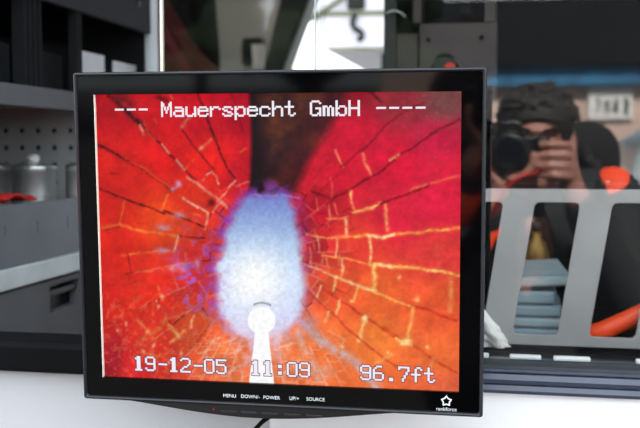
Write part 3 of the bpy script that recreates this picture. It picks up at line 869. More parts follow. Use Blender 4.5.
# drawers with recessed handles
for i, (z0, z1) in enumerate(((1.192, 1.3525), (1.02, 1.188), (0.80, 1.016), (0.58, 0.796))):
    for (y0, y1, ya, yb) in ((1.105, 1.488, 1.365, 1.47), (1.492, 1.803, 1.70, 1.78)):
        za, zb = (z1 - 0.049, z1 - 0.004)
        d = obj('drawer', U(holed(rect(y0, y1, z0, z1), [rect(ya, yb, za, zb - 0.004)], 'x', XF - 0.018, XF)), 'drawer_grey', su)
        obj('handle_recess', U(box(XF - 0.030, XF - 0.0182, ya - .004, yb + .004, za - .004, zb)), 'recess', d)
        obj('handle', U(box(XF - 0.016, XF - 0.004, ya + .002, yb - .002, zb - 0.022, zb - 0.012)), 'recess', d, bevel=0.002)
# perforated divider, real holes
holes = [circle(-0.898 + 0.0325 * i, 1.522 + 0.032 * j, 0.0052, 10) for i in range(-1, 7) for j in range(-2, 3)]
holes = [h for h in holes if min(p[0] for p in h) > -0.945 and max(p[0] for p in h) < XF - 0.02 and min(p[1] for p in h) > 1.445 and max(p[1] for p in h) < 1.62]
obj('perforated_divider', U(holed(rect(-0.947, XF - 0.012, 1.4395, 1.628), holes, 'y', 1.70, 1.7025)), 'perf', su)
obj('divider_backing', U(box(-0.947, XF - 0.012, 1.706, 1.708, 1.4395, 1.628)), 'hole', su)  # near-black sheet puts shade behind the holes
obj('side_flange', U(box(-0.956, -0.948, 1.66, 1.71, 1.4395, 1.628)), 'recess', su)

def lathe(prof, n=32, bm=None, c=(0, 0, 0)):
    bm = bm or bmesh.new()
    rings = []
    for r, z in prof:
        rings.append([bm.verts.new((c[0] + r * math.cos(2 * math.pi * k / n), c[1] + r * math.sin(2 * math.pi * k / n), c[2] + z)) for k in range(n)])
    for a, b in zip(rings, rings[1:]):
        for k in range(n): bm.faces.new((a[k], a[(k + 1) % n], b[(k + 1) % n], b[k]))
    bm.faces.new(rings[0][::-1]); bm.faces.new(rings[-1])
    return bm

def can(label, x, y, r, h, knob):
    t = thing('steel_canister', label, 'canister', (x, y, 1.4385), group='steel canisters in the tray')
    obj('body', lathe([(r - .002, 0), (r, .002), (r, h * .45), (r + .0008, h * .46), (r + .0008, h * .49), (r, h * .5), (r, h - .006), (r + .0012, h - .004), (r + .0012, h - .001), (r - .001, h)]), 'can_steel', t, smooth=False)
    lid = obj('lid', lathe([(r - .0005, h + .0004), (r + .0015, h + .001), (r + .001, h + .005), (r * .6, h + .009), (.006, h + .011), (.004, h + .012)]), 'can_steel', t)
    if knob: obj('knob', ellipsoid((.0, 0, h + .0175), (.011, .011, .0078)), 'white_plastic', lid, smooth=True)
    for c in t.children:
        for p in c.data.polygons: p.use_smooth = True
        m = c.modifiers.new('edge', 'EDGE_SPLIT'); m.split_angle = 0.7
    return t
can('brushed steel canister with a pale knob in the middle of the tray', -0.772, 1.50, 0.036, 0.080, True)
can('darker steel canister half hidden by the monitor frame', -0.7205, 1.565, 0.0235, 0.080, False)
can('steel canister with a pale knob cut by the left edge of the photo', -0.862, 1.52, 0.040, 0.080, True)
rc = bmesh.new()
bmesh.ops.create_grid(rc, x_segments=22, y_segments=14, size=1)
for v in rc.verts:
    x, y = v.co.x, v.co.y
    v.co = Vector((-0.7105 + 0.019 * x, 1.28 + 0.075 * y, 1.4835 + 0.004 * math.sin(9 * x + 3 * y) * .6 + 0.003 * math.sin(7 * y) - 0.016 * max(0, abs(y) - .75)))
o = obj('red_cloth', rc, 'red_cloth', smooth=True)
m = o.modifiers.new('thick', 'SOLIDIFY'); m.thickness = 0.004; m.offset = -1
smoothed(o, 1); tag(o, 'crumpled red cloth lying on the grey tray', 'cloth')

# bins on the upper shelf
def bin_(label, y0, y1, h0, h1, material, name='storage_bin'):
    t = thing(name, label, 'bin', (XF - 0.05, (y0 + y1) / 2, 1.6415), group='bins on the upper shelf')
    w = (y1 - y0) / 2
    q = 0.003
    obj('front', box(0.020, 0.023, -w, w, 0, h0), material, t, bevel=0.001)
    obj('side', prism([(0.019, 0), (0.019, h0), (-0.06, h1), (-0.25, h1), (-0.25, 0)], 'y', -w, -w + q), 'bin_grey', t)  # dark grey on pale bins too: shade painted into the sides
    obj('side', prism([(0.019, 0), (0.019, h0), (-0.06, h1), (-0.25, h1), (-0.25, 0)], 'y', w - q, w), 'bin_grey', t)
    obj('base', box(-0.25, 0.019, -w + q, w - q, 0, q), material, t)
    obj('rear', box(-0.253, -0.2505, -w, w, 0, h1), material, t)
    return t
bin_('dark grey open bin at the far left of the upper shelf', 1.175, 1.308, 0.060, 0.105, 'bin_grey')
bin_('dark grey open bin between the ribbed post and the monitor corner', 1.385, 1.478, 0.060, 0.09, 'bin_grey')
bin_('pale metal bin above the top left monitor corner', 1.52, 1.645, 0.075, 0.095, 'pale_bin')
bin_('pale metal bin next to the shelf end post', 1.685, 1.795, 0.070, 0.09, 'pale_bin')
pr = bmesh.new()
for y in (1.316, 1.331, 1.346, 1.362):
    box(XF - 0.022, XF - 0.006, y - .0045, y + .0045, 1.642, 1.7715, pr)
box(XF - 0.024, XF - 0.020, 1.31, 1.368, 1.642, 1.7715, pr)
obj('ribbed_post', U(pr), 'bin_grey', su)
obj('thin_post', U(box(XF - 0.02, XF - 0.006, 1.486, 1.506, 1.642, 1.7715)), 'shelf_dark', su)

# ================================================================== RIGHT: SLOTTED GUARD AND WHAT STANDS BEHIND IT
YS = 1.20
gs = thing('slotted_shelf', 'grey steel shelf with slanted slots behind the right window glass', 'shelf', (0.15, YS, 1.30))
def G(bm):
    bmesh.ops.translate(bm, vec=(-0.15, -YS, -1.30), verts=bm.verts); return bm
slots = []
for k in range(-3, 6):
    x0 = 0.030 + 0.0897 * k
    slots.append(rounded([(x0 - 0.0245, 1.327), (x0 + 0.0285, 1.327), (x0 + 0.0525, 1.4875), (x0, 1.4875)], 0.007, 5))
obj('front_panel', G(holed(rect(-0.29, 0.62, 1.3145, 1.5035), slots, 'y', YS, YS + 0.003)), 'slot_panel', gs, bevel=0.0006)
obj('base_board', G(box(-0.29, 0.62, YS + .0035, 1.52, 1.302, 1.3115)), 'black_panel', gs)
obj('rear_board', G(box(-0.29, 0.62, 1.52, 1.53, 1.302, 1.50)), 'black_panel', gs)  # black boards box in the shelf so the slots read as dark
for x in (-0.293, 0.62): obj('side_board', G(box(x, x + 0.003, YS + .0005, 1.53, 1.302, 1.50)), 'black_panel', gs)
obj('support_leg', G(box(-0.28, -0.24, 1.24, 1.28, 0.562, 1.3015)), 'black_panel', gs)
obj('support_leg', G(box(0.57, 0.61, 1.24, 1.28, 0.562, 1.3015)), 'black_panel', gs)

z = 1.3125
names = ['lowest of the stacked pale blue folders behind the slots', 'second folder from the bottom of the pale blue stack', 'third folder from the bottom of the pale blue stack',
         'fourth folder of the pale blue stack, just under the tilted one', 'topmost pale folder lying tilted on the blue stack']
for i, (h, w, dx) in enumerate(((0.013, 0.070, 0.0), (0.013, 0.070, 0.001), (0.015, 0.066, 0.0), (0.017, 0.054, -0.002), (0.013, 0.078, 0.006))):
    t = thing('folder', names[i], 'folder', (0.032 + dx, 1.255, z + (0.0045 if i == 4 else 0)), (0, -0.055 if i == 4 else 0, 0.02 * (i - 2)), group='folders stacked behind the slots')
    mt = 'folder2' if i in (4, 1) else 'folder'
    pts = [(-w / 2, 0), (w / 2 - .006, 0), (w / 2 - .001, h * .25), (w / 2, h / 2), (w / 2 - .001, h * .75), (w / 2 - .006, h), (-w / 2, h), (-w / 2, h - .0015), (w / 2 - .008, h - .0015), (w / 2 - .008, .0015), (-w / 2, .0015)]
    obj('cover', box(-w / 2, w / 2, -0.006, 0.004, 0.0008, h - .0008), mt, t, bevel=0.0035, seg=3)
    obj('cover', box(-w / 2, w / 2, -0.002, 0.19, 0, 0.0014), mt, t)
    obj('cover', box(-w / 2, w / 2, -0.002, 0.19, h - .0014, h), mt, t)
    obj('pages', box(-w / 2 + .003, w / 2 - .003, 0.0042, 0.186, 0.0016, h - .0016), 'paper', t)
    z += h + 0.0008
bt = thing('oil_bottle', 'small brown bottle behind the slotted shelf beside the folders', 'bottle', (0.040, 1.475, 1.3125))
obj('body', lathe([(.016, 0), (.018, .002), (.018, .085), (.014, .10), (.007, .108), (.007, .118)]), 'brass', bt, smooth=True)
obj('cap', lathe([(.0085, .1185), (.0085, .13), (.007, .132)]), 'recess', bt, smooth=True)
ho = obj('orange_hose', tube(spline([(0.080, 1.235, 1.3245), (0.105, 1.225, 1.3275), (0.135, 1.225, 1.341), (0.17, 1.228, 1.358), (0.22, 1.25, 1.372), (0.30, 1.36, 1.345), (0.36, 1.42, 1.326), (0.45, 1.44, 1.326)]), 0.0115, 14), 'hose', smooth=True)
tag(ho, 'thick orange hose lying behind the slots at the right edge', 'hose')
cl = bmesh.new()  # white lump modelled in place of a pale reflection in the glass
bmesh.ops.create_icosphere(cl, subdivisions=4, radius=1)
for v in cl.verts:
    n = v.co.copy()
    k = 1 + .16 * math.sin(5 * n.x + 2 * n.z) + .13 * math.sin(7 * n.y + 4 * n.x) + .08 * math.sin(13 * n.z + 5 * n.x)
    zz = max(-.55, n.z * k)
    v.co = Vector((-0.022 - 0.010 * zz + 0.017 * n.x * k * (1.05 - .35 * zz), 1.09 + 0.018 * n.y * k, 1.3345 + 0.026 * (zz + .55)))
o = obj('rag', cl, 'cloth', smooth=True); tag(o, 'crumpled white rag on the ledge right of the monitor', 'cloth')
for i, (x0, x1) in enumerate(((-0.032, -0.019), (0.002, 0.034), (0.046, 0.083), (0.127, 0.165))):  # white strips stand in for bright gaps of light above the sill
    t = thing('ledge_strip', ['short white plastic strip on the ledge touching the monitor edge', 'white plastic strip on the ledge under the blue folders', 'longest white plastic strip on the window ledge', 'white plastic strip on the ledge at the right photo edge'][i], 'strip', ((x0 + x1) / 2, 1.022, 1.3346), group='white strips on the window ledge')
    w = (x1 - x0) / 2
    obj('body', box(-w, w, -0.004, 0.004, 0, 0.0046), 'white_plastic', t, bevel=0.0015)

# dark equipment rack behind the glass
rk = thing('equipment_rack', 'dark steel equipment rack above and right of the monitor', 'rack', (0.2, 1.7, 0.56))
def K(bm):
    bmesh.ops.translate(bm, vec=(-0.2, -1.7, -0.56), verts=bm.verts); return bm
obj('carcass', K(box(-0.218, 0.95, 1.76, 2.3, 0.561, 2.3)), 'black_panel', rk)  # black bulk widened to supply the dark interior behind the glass
obj('mount_plate', K(holed(rect(-0.155, -0.024, 1.60, 1.766), [circle(-0.140, 1.738, 0.004, 12), circle(-0.050, 1.740, 0.004, 12), [(-0.111 + 0.028 * math.cos(t), 1.675 + 0.033 * math.sin(t)) for t in [i * math.pi * 2 / 24 for i in range(24)]]], 'y', 1.70, 1.706)), 'rack_plate', rk, bevel=0.001)
obj('plate_backing', K(box(-0.155, -0.024, 1.730, 1.759, 1.60, 1.766)), 'hole', rk)  # near-black sheet so the plate's openings look shaded
obj('side_plate', K(box(-0.217, -0.158, 1.715, 1.758, 1.60, 1.752)), 'rack_plate', rk, bevel=0.002)
obj('side_rail', K(box(-0.217, -0.196, 1.70, 1.714, 1.56, 2.25)), 'dark_trim', rk, bevel=0.002)
obj('side_rail', K(box(-0.168, -0.152, 1.705, 1.758, 1.767, 2.25)), 'rack_plate', rk, bevel=0.002)
obj('side_rail', K(box(-0.046, -0.026, 1.705, 1.758, 1.767, 2.25)), 'rack_plate', rk, bevel=0.002)
obj('latch', K(box(-0.088, -0.070, 1.72, 1.758, 1.782, 1.798)), 'shelf_dark', rk, bevel=0.003)
obj('knob', K(cyl((-0.112, 1.70, 1.697), (-0.112, 1.729, 1.697), 0.021, 0.023, 20)), 'recess', rk, bevel=0.003)
obj('knob_light', K(cyl((-0.103, 1.694, 1.690), (-0.103, 1.6995, 1.690), 0.009, n=14)), 'red_knob', rk)
obj('wire', K(tube(spline([(-0.212, 1.695, 1.785), (-0.20, 1.69, 1.788), (-0.188, 1.69, 1.785), (-0.180, 1.700, 1.779)]), 0.0014, 6)), 'alu', rk, smooth=True)

# ================================================================== FAR SIDE
def garment(name, label, cat, pts, y, thick, material, seed):
    """hanging cloth: outline turned into a folded, thick sheet"""
    r = random.Random(seed)
    bm = bmesh.new()
    NXg, NZg = 18, 24
    top = max(p[1] for p in pts)
    bot = min(p[1] for p in pts)
    def edges(zv):
        xs_ = []
        for (x0, z0), (x1, z1) in zip(pts, pts[1:] + pts[:1]):
            if (z0 - zv) * (z1 - zv) <= 0 and z0 != z1: xs_.append(x0 + (x1 - x0) * (zv - z0) / (z1 - z0))
        return (min(xs_), max(xs_)) if len(xs_) > 1 else (pts[0][0], pts[0][0])
    ph = [r.uniform(0, 6) for _ in range(4)]
    for side in (-1, 1):
        grid = []
        for j in range(NZg + 1):
            zv = bot + (top - bot) * (0.001 + 0.998 * j / NZg)
            a, b = edges(zv)
            row = []
            for i in range(NXg + 1):
                t = i / NXg
                edge = math.sin(math.pi * t) ** .5
                yy = y + side * thick * edge * (.7 + .3 * math.sin(3 * zv + ph[0])) + .014 * math.sin(16 * t + ph[1] + 3 * zv)
                row.append(bm.verts.new((a + (b - a) * t, yy, zv)))
            grid.append(row)
        for j in range(NZg):
            for i in range(NXg):
                bm.faces.new((grid[j][i], grid[j][i + 1], grid[j + 1][i + 1], grid[j + 1][i]))
    bmesh.ops.remove_doubles(bm, verts=bm.verts, dist=1e-5)
    o = obj(name, bm, material, smooth=True)
    return tag(o, label, cat)
garment('work_jacket', 'black work jacket hanging on the beige far wall', 'jacket', [(-1.02, 2.12), (-0.86, 2.14), (-0.795, 2.0), (-0.780, 1.8), (-0.795, 1.25), (-1.02, 1.25)], 2.58, 0.06, 'black_cloth', 1)
garment('work_shirt', 'dark red work shirt hanging in front of the black jacket', 'shirt', [(-0.99, 2.02), (-0.865, 1.925), (-0.81, 1.83), (-0.735, 1.745), (-0.72, 1.3), (-0.97, 1.3)], 2.44, 0.05, 'maroon', 2)
hk = obj('coat_hook', tube(spline([(-0.93, 2.70, 2.20), (-0.93, 2.60, 2.20), (-0.93, 2.47, 2.15), (-0.94, 2.43, 1.99)]), 0.006, 8), 'recess', smooth=True)
tag(hk, 'dark coat hook above the hanging work clothes', 'hook')
kb = thing('wall_box', 'small black control box on the beige wall above the monitor', 'box', (-0.708, 2.66, 1.83))
obj('case', box(-0.030, 0.030, 0.0, 0.039, -0.045, 0.032), 'recess', kb, bevel=0.008)
obj('cover', box(-0.020, 0.020, -0.006, -0.0005, -0.03, 0.02), 'dark_trim', kb, bevel=0.004)
cp = thing('paper_cup', 'small beige beaker hanging beside the black pillar', 'beaker', (-0.656, 2.535, 1.765))
obj('body', lathe([(.014, 0), (.016, .002), (.019, .06), (.0195, .062), (.0175, .062), (.0165, .012)]), 'beige_wall', cp, smooth=True)
obj('clip', box(-0.004, 0.004, 0.017, 0.0245, 0.02, 0.05), 'recess', cp)

# white trailer standing outside the far door
tr = thing('white_trailer', 'white trailer parked outside beyond the open far doorway', 'trailer', (-0.2, 4.6, 0))
def Tt(bm):
    bmesh.ops.translate(bm, vec=(0.2, -4.6, 0), verts=bm.verts); return bm
obj('box_body', Tt(prism([(-0.955, 2.30), (-0.86, 2.02), (-0.82, 2.004), (1.6, 2.004), (1.6, 3.0), (-0.955, 3.0)], 'y', 4.5, 6.2)), 'trailer', tr, bevel=0.02)
obj('trim_rail', Tt(box(-0.90, 1.6, 4.485, 4.499, 2.165, 2.185)), 'olive', tr)
obj('bottom_rail', Tt(box(-0.83, 1.6, 4.485, 4.499, 2.004, 2.018)), 'olive', tr)
obj('stay', Tt(tube([(-0.93, 4.48, 2.14), (-0.78, 4.47, 2.23), (-0.66, 4.48, 2.31)], 0.012, 8)), 'olive', tr, smooth=True)
obj('bracket', Tt(box(-0.74, -0.66, 4.46, 4.499, 2.19, 2.26)), 'shelf_dark', tr, bevel=0.01)
obj('hook', Tt(tube(spline([(-0.705, 4.49, 2.17), (-0.715, 4.47, 2.13), (-0.70, 4.46, 2.10), (-0.675, 4.46, 2.085), (-0.672, 4.46, 2.06), (-0.69, 4.46, 2.05)]), 0.013, 8)), 'shelf_dark', tr, smooth=True)
for x in (-0.6, 1.3): obj('leg', Tt(box(x, x + .08, 4.6, 4.68, 0, 2.003)), 'shelf_dark', tr)
for x in (-0.6, 1.3): obj('leg', Tt(box(x, x + .08, 6.0, 6.08, 0, 2.003)), 'shelf_dark', tr)

# ================================================================== ACROSS THE STREET (seen mirrored in the window glass)
hs = thing('street_house', 'pale pink house with blue fascia and dark roof mirrored in the glass', 'house', (6, -23, 0))
def H(bm):
    bmesh.ops.translate(bm, vec=(-6, 23, 0), verts=bm.verts); return bm
obj('wall', H(box(-2.5, 14, -30, -23.0, 0, 3.5)), 'facade', hs)
obj('fascia', H(box(-2.6, 14.1, -22.98, -22.7, 3.12, 3.58)), 'blue_fascia', hs)
obj('roof', H(prism([(-22.5, 3.60), (-26.0, 5.72), (-30.5, 3.60)], 'x', -2.8, 14.3)), 'slate', hs)
wn = obj('shop_sign', H(box(1.86, 2.90, -22.97, -22.9, 2.30, 3.08)), 'facade_white', hs)
for (x0, x1, z0, z1) in ((2.08, 2.13, 2.46, 2.84), (2.26, 2.36, 2.46, 2.74), (2.46, 2.56, 2.46, 2.78), (2.70, 2.80, 2.40, 2.80)):
    obj('sign_mark', H(box(x0, x1, -22.895, -22.88, z0, z1)), 'house_dark', wn)
for x in (-1.1, 0.35, 3.6, 6.4, 9.4):
    w_ = obj('window', H(box(x, x + 1.0, -22.97, -22.92, 1.0, 2.2)), 'facade_white', hs)
    obj('pane', H(box(x + .08, x + .47, -22.915, -22.9, 1.08, 2.12)), 'house_glass', w_)
    obj('pane', H(box(x + .53, x + .92, -22.915, -22.9, 1.08, 2.12)), 'house_glass', w_)
d_ = obj('door', H(box(5.0, 5.95, -22.97, -22.92, 0.02, 2.2)), 'house_dark', hs)
obj('door_handle', H(tube([(5.08, -22.9, 1.0), (5.08, -22.86, 1.02), (5.08, -22.86, 1.2), (5.08, -22.9, 1.22)], 0.015, 8)), 'steel', d_)

# parked silver car behind the photographer
cr = thing('silver_car', 'tall silver car parked behind the photographer, mirrored in the glass', 'car', (2.6, -5.8, 0))
prof = [(-1.98, 0.30), (-2.0, 0.80), (-1.96, 1.02), (-1.86, 1.15), (-1.72, 1.62), (-1.55, 1.71), (-0.4, 1.74), (0.45, 1.66), (0.72, 1.50), (1.15, 1.08), (1.85, 0.92), (2.02, 0.72), (2.05, 0.30)]
obj('body', prism(prof, 'y', -0.84, 0.84), 'car_silver', cr, bevel=0.07, seg=4)
for s in (-1, 1):
    for poly in ([(-1.58, 1.10), (-1.50, 1.56), (-0.82, 1.60), (-0.82, 1.08)], [(-0.74, 1.08), (-0.74, 1.60), (0.02, 1.60), (0.02, 1.07)], [(0.10, 1.07), (0.10, 1.59), (0.42, 1.55), (0.66, 1.40), (0.96, 1.06)]):
        obj('side_window', prism(rounded(poly, 0.04, 4), 'y', s * 0.842 - .004, s * 0.842 + .004), 'house_glass', cr)
    for wx in (-1.25, 1.28):
        w_ = obj('wheel', cyl((wx, s * 0.62, 0.32), (wx, s * 0.86, 0.32), 0.32, n=36), 'tyre', cr, bevel=0.02)
        obj('hub_cap', cyl((wx, s * 0.861, 0.32), (wx, s * 0.875, 0.32), 0.2, n=28), 'steel', w_)
    obj('wing_mirror', ellipsoid((0.78, s * 0.93, 1.10), (0.07, 0.09, 0.06)), 'car_silver', cr, smooth=True)
    obj('headlamp', ellipsoid((1.90, s * 0.62, 0.80), (0.12, 0.16, 0.08)), 'white_plastic', cr, smooth=True)
    obj('door_handle', box(-0.15, 0.0, s * 0.845 - .012, s * 0.845 + .012, 0.95, 0.98), 'car_silver', cr)
obj('windscreen', prism([(0.50, 1.652), (0.735, 1.51), (1.12, 1.13), (1.10, 1.11), (0.70, 1.49)], 'y', -0.7, 0.7), 'house_glass', cr)
obj('bumper', box(1.98, 2.10, -0.8, 0.8, 0.32, 0.55), 'rubber', cr, bevel=0.04)
obj('bumper', box(-2.06, -1.95, -0.8, 0.8, 0.32, 0.55), 'rubber', cr, bevel=0.04)

# added trees: unseen dark backdrop for the reflections on the left
def tree(label, x, y, h, s, seed):
    r = random.Random(seed)
    t = thing('broadleaf_tree', label, 'tree', (x, y, 0), group='trees across the street')
    obj('trunk', tube([(0, 0, 0), (0.05, 0.05, h * .3), (-.05, 0, h * .6)], [0.22, 0.17, 0.1], 12), 'bark', t, smooth=True)
    bm = bmesh.new()
    for k in range(16):
        a, q = r.uniform(0, 6.28), r.uniform(0, s * .62)
        c = Vector((q * math.cos(a), q * math.sin(a), h * (.22 + .7 * r.random())))
        g_ = bmesh.ops.create_icosphere(bm, subdivisions=3, radius=s * r.uniform(.45, .65))
        for v in g_['verts']:
            n = v.co
            v.co = n * (1 + .14 * math.sin(9 * n.x / s + k) * math.sin(11 * n.y / s) + .1 * math.sin(17 * n.z / s + k)) + c
    obj('crown', bm, 'leaf', t, smooth=True)
    return t
tree('dark leafy tree nearest the house across the street', -3.5, -18, 9.0, 2.2, 1)
tree('dark tree standing behind, between house and first tree', -8.6, -28, 12, 2.9, 11)
tree('tallest tree far behind the first tree', -6.4, -37, 15, 3.4, 14)
tree('tall tree behind the gap in the front row', -15.0, -26.0, 11, 3.1, 12)
tree('tall tree behind the far left front trees', -23.0, -26.0, 11, 3.1, 13)
tree('tall dark tree in the middle of the street row', -9.2, -18.5, 9.5, 2.4, 2)
tree('dark tree further left along the street', -15.2, -18, 9.5, 2.5, 3)
tree('broad dark tree at the far left end of the row', -21.4, -18.0, 9.5, 2.5, 5)

# ================================================================== PHOTOGRAPHER (mirrored in the glass)
ps = thing('person', 'photographer in black and orange jacket holding a camera, mirrored in the window', 'person', (0.05, -0.42, 0))
def P(bm):
    bmesh.ops.translate(bm, vec=(-0.05, 0.42, 0), verts=bm.verts); return bm
HC = Vector((0.057, -0.285, 1.570))
SHR, SHL = (0.235, -0.345, 1.435), (-0.125, -0.345, 1.435)
ELR, ELL = (0.285, -0.215, 1.175), (-0.175, -0.185, 1.205)
WRR, WRL = (0.132, -0.135, 1.462), (-0.035, -0.075, 1.440)
bm = bmesh.new()
ellipsoid(HC + Vector((0, -0.008, 0.022)), (0.076, 0.096, 0.092), bm)                 # skull
ellipsoid(HC + Vector((0, 0.024, -0.035)), (0.062, 0.070, 0.082), bm)                 # face
ellipsoid(HC + Vector((0, 0.044, -0.088)), (0.036, 0.042, 0.034), bm)                 # chin
ellipsoid(HC + Vector((0, 0.078, 0.022)), (0.050, 0.020, 0.013), bm)                  # brow
limb(bm, [(HC + Vector((0, 0.084, 0.006)), .009), (HC + Vector((0, 0.101, -0.022)), .012), (HC + Vector((0, 0.101, -0.030)), .014)])   # nose
for s in (-1, 1):
    ellipsoid(HC + Vector((s * 0.040, 0.066, -0.030)), (0.024, 0.022, 0.020), bm)     # cheek
    ellipsoid(HC + Vector((s * 0.081, -0.008, -0.006)), (0.010, 0.020, 0.032), bm)    # ear
ellipsoid(HC + Vector((0, 0.084, -0.062)), (0.024, 0.010, 0.006), bm); ellipsoid(HC + Vector((0, 0.082, -0.072)), (0.020, 0.010, 0.006), bm)  # lips
limb(bm, [(HC + Vector((0, -0.02, -0.06)), .058), (Vector((0.055, -0.345, 1.43)), .062)])  # neck
limb(bm, [(SHL, .055), ((0.055, -0.36, 1.42), .07), (SHR, .055)])
limb(bm, [((0.055, -0.37, 1.36), .115), ((0.05, -0.40, 1.18), .12), ((0.05, -0.42, 0.98), .125)])
for sh_, el, wr in ((SHR, ELR, WRR), (SHL, ELL, WRL)):
    limb(bm, [(sh_, .052), (el, .040), (wr, .027)])
for s in (-1, 1):
    limb(bm, [((0.05 + s * .085, -0.42, .94), .085), ((0.05 + s * .10, -0.39, .50), .056), ((0.05 + s * .11, -0.45, .09), .04), ((0.05 + s * .115, -0.36, .05), .034)])
# right hand on the grip
limb(bm, [(WRR, .026), ((0.122, -0.130, 1.495), .025), ((0.116, -0.128, 1.535), .022)])
limb(bm, [((0.124, -0.115, 1.500), .016), ((0.122, -0.113, 1.553), .015)])
for i, (zf, l) in enumerate(((1.560, .92), (1.538, 1.0), (1.516, .95), (1.496, .78))):
    limb(bm, [((0.122, -0.116, zf - .004), .0105), ((0.112, -0.086, zf), .0098), ((0.112 - .032 * l, -0.0795, zf + .001), .0092), ((0.112 - .054 * l, -0.087, zf), .0082)])
limb(bm, [((0.118, -0.150, 1.515), .013), ((0.100, -0.178, 1.535), .0108), ((0.075, -0.1815, 1.548), .0095)])
# left hand under the lens
limb(bm, [(WRL, .026), ((-0.018, -0.075, 1.468), .024), ((0.0, -0.078, 1.488), .018)])
for i, yf in enumerate((-0.052, -0.070, -0.088, -0.106)):
    limb(bm, [((0.002, yf, 1.490), .0105), ((0.030, yf + .003, 1.496), .0098), ((0.0455, yf + .004, 1.520), .009), ((0.0465, yf + .004, 1.540), .0082)])
limb(bm, [((-0.022, -0.06, 1.480), .012), ((-0.043, -0.062, 1.512), .0105), ((-0.0455, -0.066, 1.540), .0092)])
o = obj('body', P(bm), 'skin', ps); remesh(o, 0.0042, 3)
for s in (-1, 1):
    if s > 0:
        e_ = obj('eyelid', P(ellipsoid(HC + Vector((s * .033, .080, .002)), (.014, .009, .005))), 'skin', ps, smooth=True)
    else:
        e_ = obj('eye', P(ellipsoid(HC + Vector((s * .033, .0765, .002)), (.0125, .0125, .0095))), 'eye', ps, smooth=True)
        obj('iris', P(ellipsoid(HC + Vector((s * .033, .0875, .002)), (.0055, .0025, .0055))), 'iris', e_, smooth=True)
    obj('eyebrow', P(tube(spline([HC + Vector((s * .014, .098, .020)), HC + Vector((s * .033, .097, .026)), HC + Vector((s * .054, .082, .021))]), 0.0042, 8)), 'hair', ps, smooth=True)
# hair: a tousled cap
hb = bmesh.new()
ellipsoid(HC + Vector((0, -0.010, 0.044)), (0.088, 0.106, 0.084), hb, 40, 28)
rr_ = random.Random(3)
for k in range(150):
    a, e = rr_.uniform(0, 6.283), rr_.uniform(0.15, 1.5)
    d = Vector((math.cos(a) * math.cos(e), math.sin(a) * math.cos(e), math.sin(e)))
    if d.y > .55 and e < .35: continue
    b0 = HC + Vector((0, -0.010, 0.044)) + Vector((d.x * .086, d.y * .103, d.z * .081))
    tip = b0 + d * .007 + Vector((rr_.uniform(-.014, .014), rr_.uniform(-.012, .014), rr_.uniform(-.016, .004)))
    limb(hb, [(b0, .010), (tip, .0035)]) if k % 3 == 0 else capsule(hb, b0, .009, tip, .004)
for f in [f for f in hb.faces]: pass
geom = list(hb.verts) + list(hb.edges) + list(hb.faces)
pl = HC + Vector((0, 0.085, 0.038))
bmesh.ops.bisect_plane(hb, geom=geom, plane_co=pl, plane_no=Vector((0, 0.75, -0.66)), clear_outer=True)
geom = list(hb.verts) + list(hb.edges) + list(hb.faces)
bmesh.ops.bisect_plane(hb, geom=geom, plane_co=HC + Vector((0, 0, -0.055)), plane_no=Vector((0, 0.2, -1)), clear_outer=True)
obj('hair', P(hb), 'hair', ps, smooth=True)
# jacket
jb = bmesh.new()
limb(jb, [((0.055, -0.352, 1.435), .072), ((0.055, -0.358, 1.455), .070)])
limb(jb, [(SHL, .072), ((0.055, -0.372, 1.425), .088), (SHR, .072)])
for dx in (-.075, 0, .075):
    limb(jb, [((0.055 + dx, -0.375, 1.37), .118), ((0.05 + dx, -0.40, 1.18), .122), ((0.05 + dx * 1.05, -0.42, 0.92), .128)])
for sh_, el, wr in ((SHR, ELR, WRR), (SHL, ELL, WRL)):
    e2 = Vector(el).lerp(Vector(wr), .86)
    limb(jb, [(sh_, .070), (Vector(sh_).lerp(Vector(el), .5), .060), (el, .056), (Vector(el).lerp(Vector(wr), .5), .048), (e2, .040)])
jk = obj('jacket', P(jb), 'jacket', ps); remesh(jk, 0.008, 3)
tag(jk, 'black work jacket')
# orange shoulder pieces, orange left forearm with reflective bands
for sx, nm in ((SHR, 1), (SHL, -1)):
    cb = ellipsoid(sx, (.0765, .0765, .0765), None, 40, 28)
    nn = Vector((nm * -0.26, 0.60, 0.76)).normalized()
    bmesh.ops.bisect_plane(cb, geom=list(cb.verts) + list(cb.edges) + list(cb.faces), plane_co=Vector(sx) + nn * .060, plane_no=nn, clear_inner=True)
    o = obj('shoulder_patch', P(cb), 'hivis', jk, smooth=True); tag(o, 'bright orange shoulder patch')
    obj('stud', P(ellipsoid(Vector(sx) + Vector((nm * -0.020, 0.0620, 0.0415)), (.0035, .003, .0035))), 'white_plastic', jk, smooth=True)
fa = [Vector(ELL).lerp(Vector(WRL), t) for t in (0.02, .2, .4, .6, .84)]
o = obj('orange_sleeve', P(tube(fa, [.0610, .0595, .0565, .053, .0465], 28)), 'hivis', jk, smooth=True); tag(o, 'orange forearm sleeve')
for t in (.25, .5):
    c0, c1 = Vector(ELL).lerp(Vector(WRL), t), Vector(ELL).lerp(Vector(WRL), t + .09)
    obj('reflective_band', P(tube([c0, c1], [.0612, .0590], 28)), 'reflective', jk, smooth=True)
tb = bmesh.new()
for s in (-1, 1):
    limb(tb, [((0.05 + s * .085, -0.42, .90), .108), ((0.05 + s * .10, -0.39, .50), .076), ((0.05 + s * .11, -0.45, .10), .062)])
limb(tb, [((-0.01, -0.42, .93), .118), ((0.11, -0.42, .93), .118)])
o = obj('trousers', P(tb), 'jeans', ps); remesh(o, 0.010, 3)
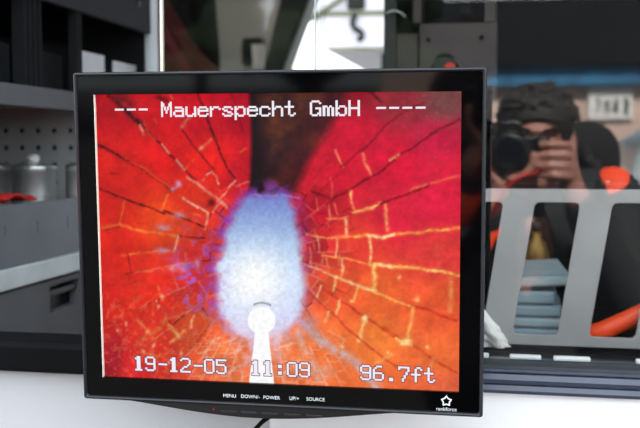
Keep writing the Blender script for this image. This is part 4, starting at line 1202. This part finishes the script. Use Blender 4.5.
for s in (-1, 1):
    sb = bmesh.new()
    limb(sb, [((0.05 + s * .11, -0.47, .055), .046), ((0.05 + s * .115, -0.40, .050), .044), ((0.05 + s * .12, -0.30, .038), .037)])
    for v in sb.verts:
        if v.co.z < 0.004: v.co.z = 0.004
    o = obj('shoe', P(sb), 'shoe', ps); remesh(o, 0.006, 2)

# camera in the photographer's hands
dc = thing('photo_camera', 'black single lens reflex camera held up to the face, mirrored in glass', 'camera', (0.01, -0.14, 1.505))
def D(bm):
    bmesh.ops.translate(bm, vec=(-0.01, 0.14, -1.505), verts=bm.verts); return bm
obj('body', D(box(-0.060, 0.070, -0.160, -0.117, 1.508, 1.582)), 'cam_black', dc, bevel=0.008, seg=3)
obj('grip', D(box(0.052, 0.082, -0.150, -0.1015, 1.508, 1.580)), 'cam_black', dc, bevel=0.012, seg=4)
obj('viewfinder_hump', D(prism([(-0.034, 1.579), (-0.022, 1.606), (-0.014, 1.612), (0.014, 1.612), (0.022, 1.606), (0.034, 1.579)], 'y', -0.162, -0.112)), 'cam_black', dc, bevel=0.004)
lb = lathe([(.036, 0), (.036, .03), (.0345, .032), (.0345, .052), (.0365, .054), (.0365, .080), (.034, .082)], 40)
bmesh.ops.rotate(lb, cent=(0, 0, 0), matrix=Matrix.Rotation(-math.pi / 2, 3, 'X'), verts=lb.verts)      # lay it along +y
bmesh.ops.translate(lb, vec=(0, -0.1165, 1.55), verts=lb.verts)
obj('lens_barrel', D(lb), 'cam_black', dc, smooth=True)
obj('front_glass', D(ellipsoid((0, -0.0330, 1.550), (.029, .004, .029), None, 28, 14)), 'lens_glass', dc, smooth=True)
obj('lens_ring', D(tube([Vector((.0352 * math.cos(t), -0.0345, 1.55 + .0352 * math.sin(t))) for t in [i * math.pi * 2 / 40 for i in range(41)]], 0.0016, 8)), 'cam_black', dc, smooth=True)
obj('mode_dial', D(cyl((-0.046, -0.138, 1.5815), (-0.046, -0.138, 1.592), 0.010, n=20)), 'cam_black', dc)
st = obj('strap', D(tube(spline([(0.062, -0.125, 1.507), (0.048, -0.06, 1.502), (0.022, -0.030, 1.496), (0.002, -0.030, 1.480), (-0.012, -0.034, 1.466), (-0.030, -0.045, 1.43), (-0.050, -0.10, 1.36)]), 0.004, 8)), 'strap_red', dc, smooth=True); tag(st, 'red carrying strap')

# backpack
bp = thing('backpack', 'black rounded backpack worn by the photographer, mirrored in the glass', 'backpack', (0.055, -0.63, 1.08))
bb = box(-0.205, 0.225, -0.105, 0.075, -0.02, 0.545)
o = obj('bag', bb, 'black_cloth', bp, bevel=0.085, seg=8)
for pch in o.data.polygons: pch.use_smooth = True
obj('front_pocket', box(-0.14, 0.16, -0.15, -0.106, 0.04, 0.30), 'black_cloth', bp, bevel=0.02, seg=4)
for x in (-0.11, 0.13):
    obj('shoulder_strap', tube(spline([(x, 0.06, 0.48), (x * 1.05, 0.14, 0.44), (x * 1.1, 0.26, 0.428), (x * 1.15, 0.372, 0.35), (x * 1.2, 0.385, 0.2), (x * 1.5, 0.30, 0.06), (x * 1.5, 0.08, 0.03)]), 0.013, 8), 'black_cloth', bp, smooth=True)
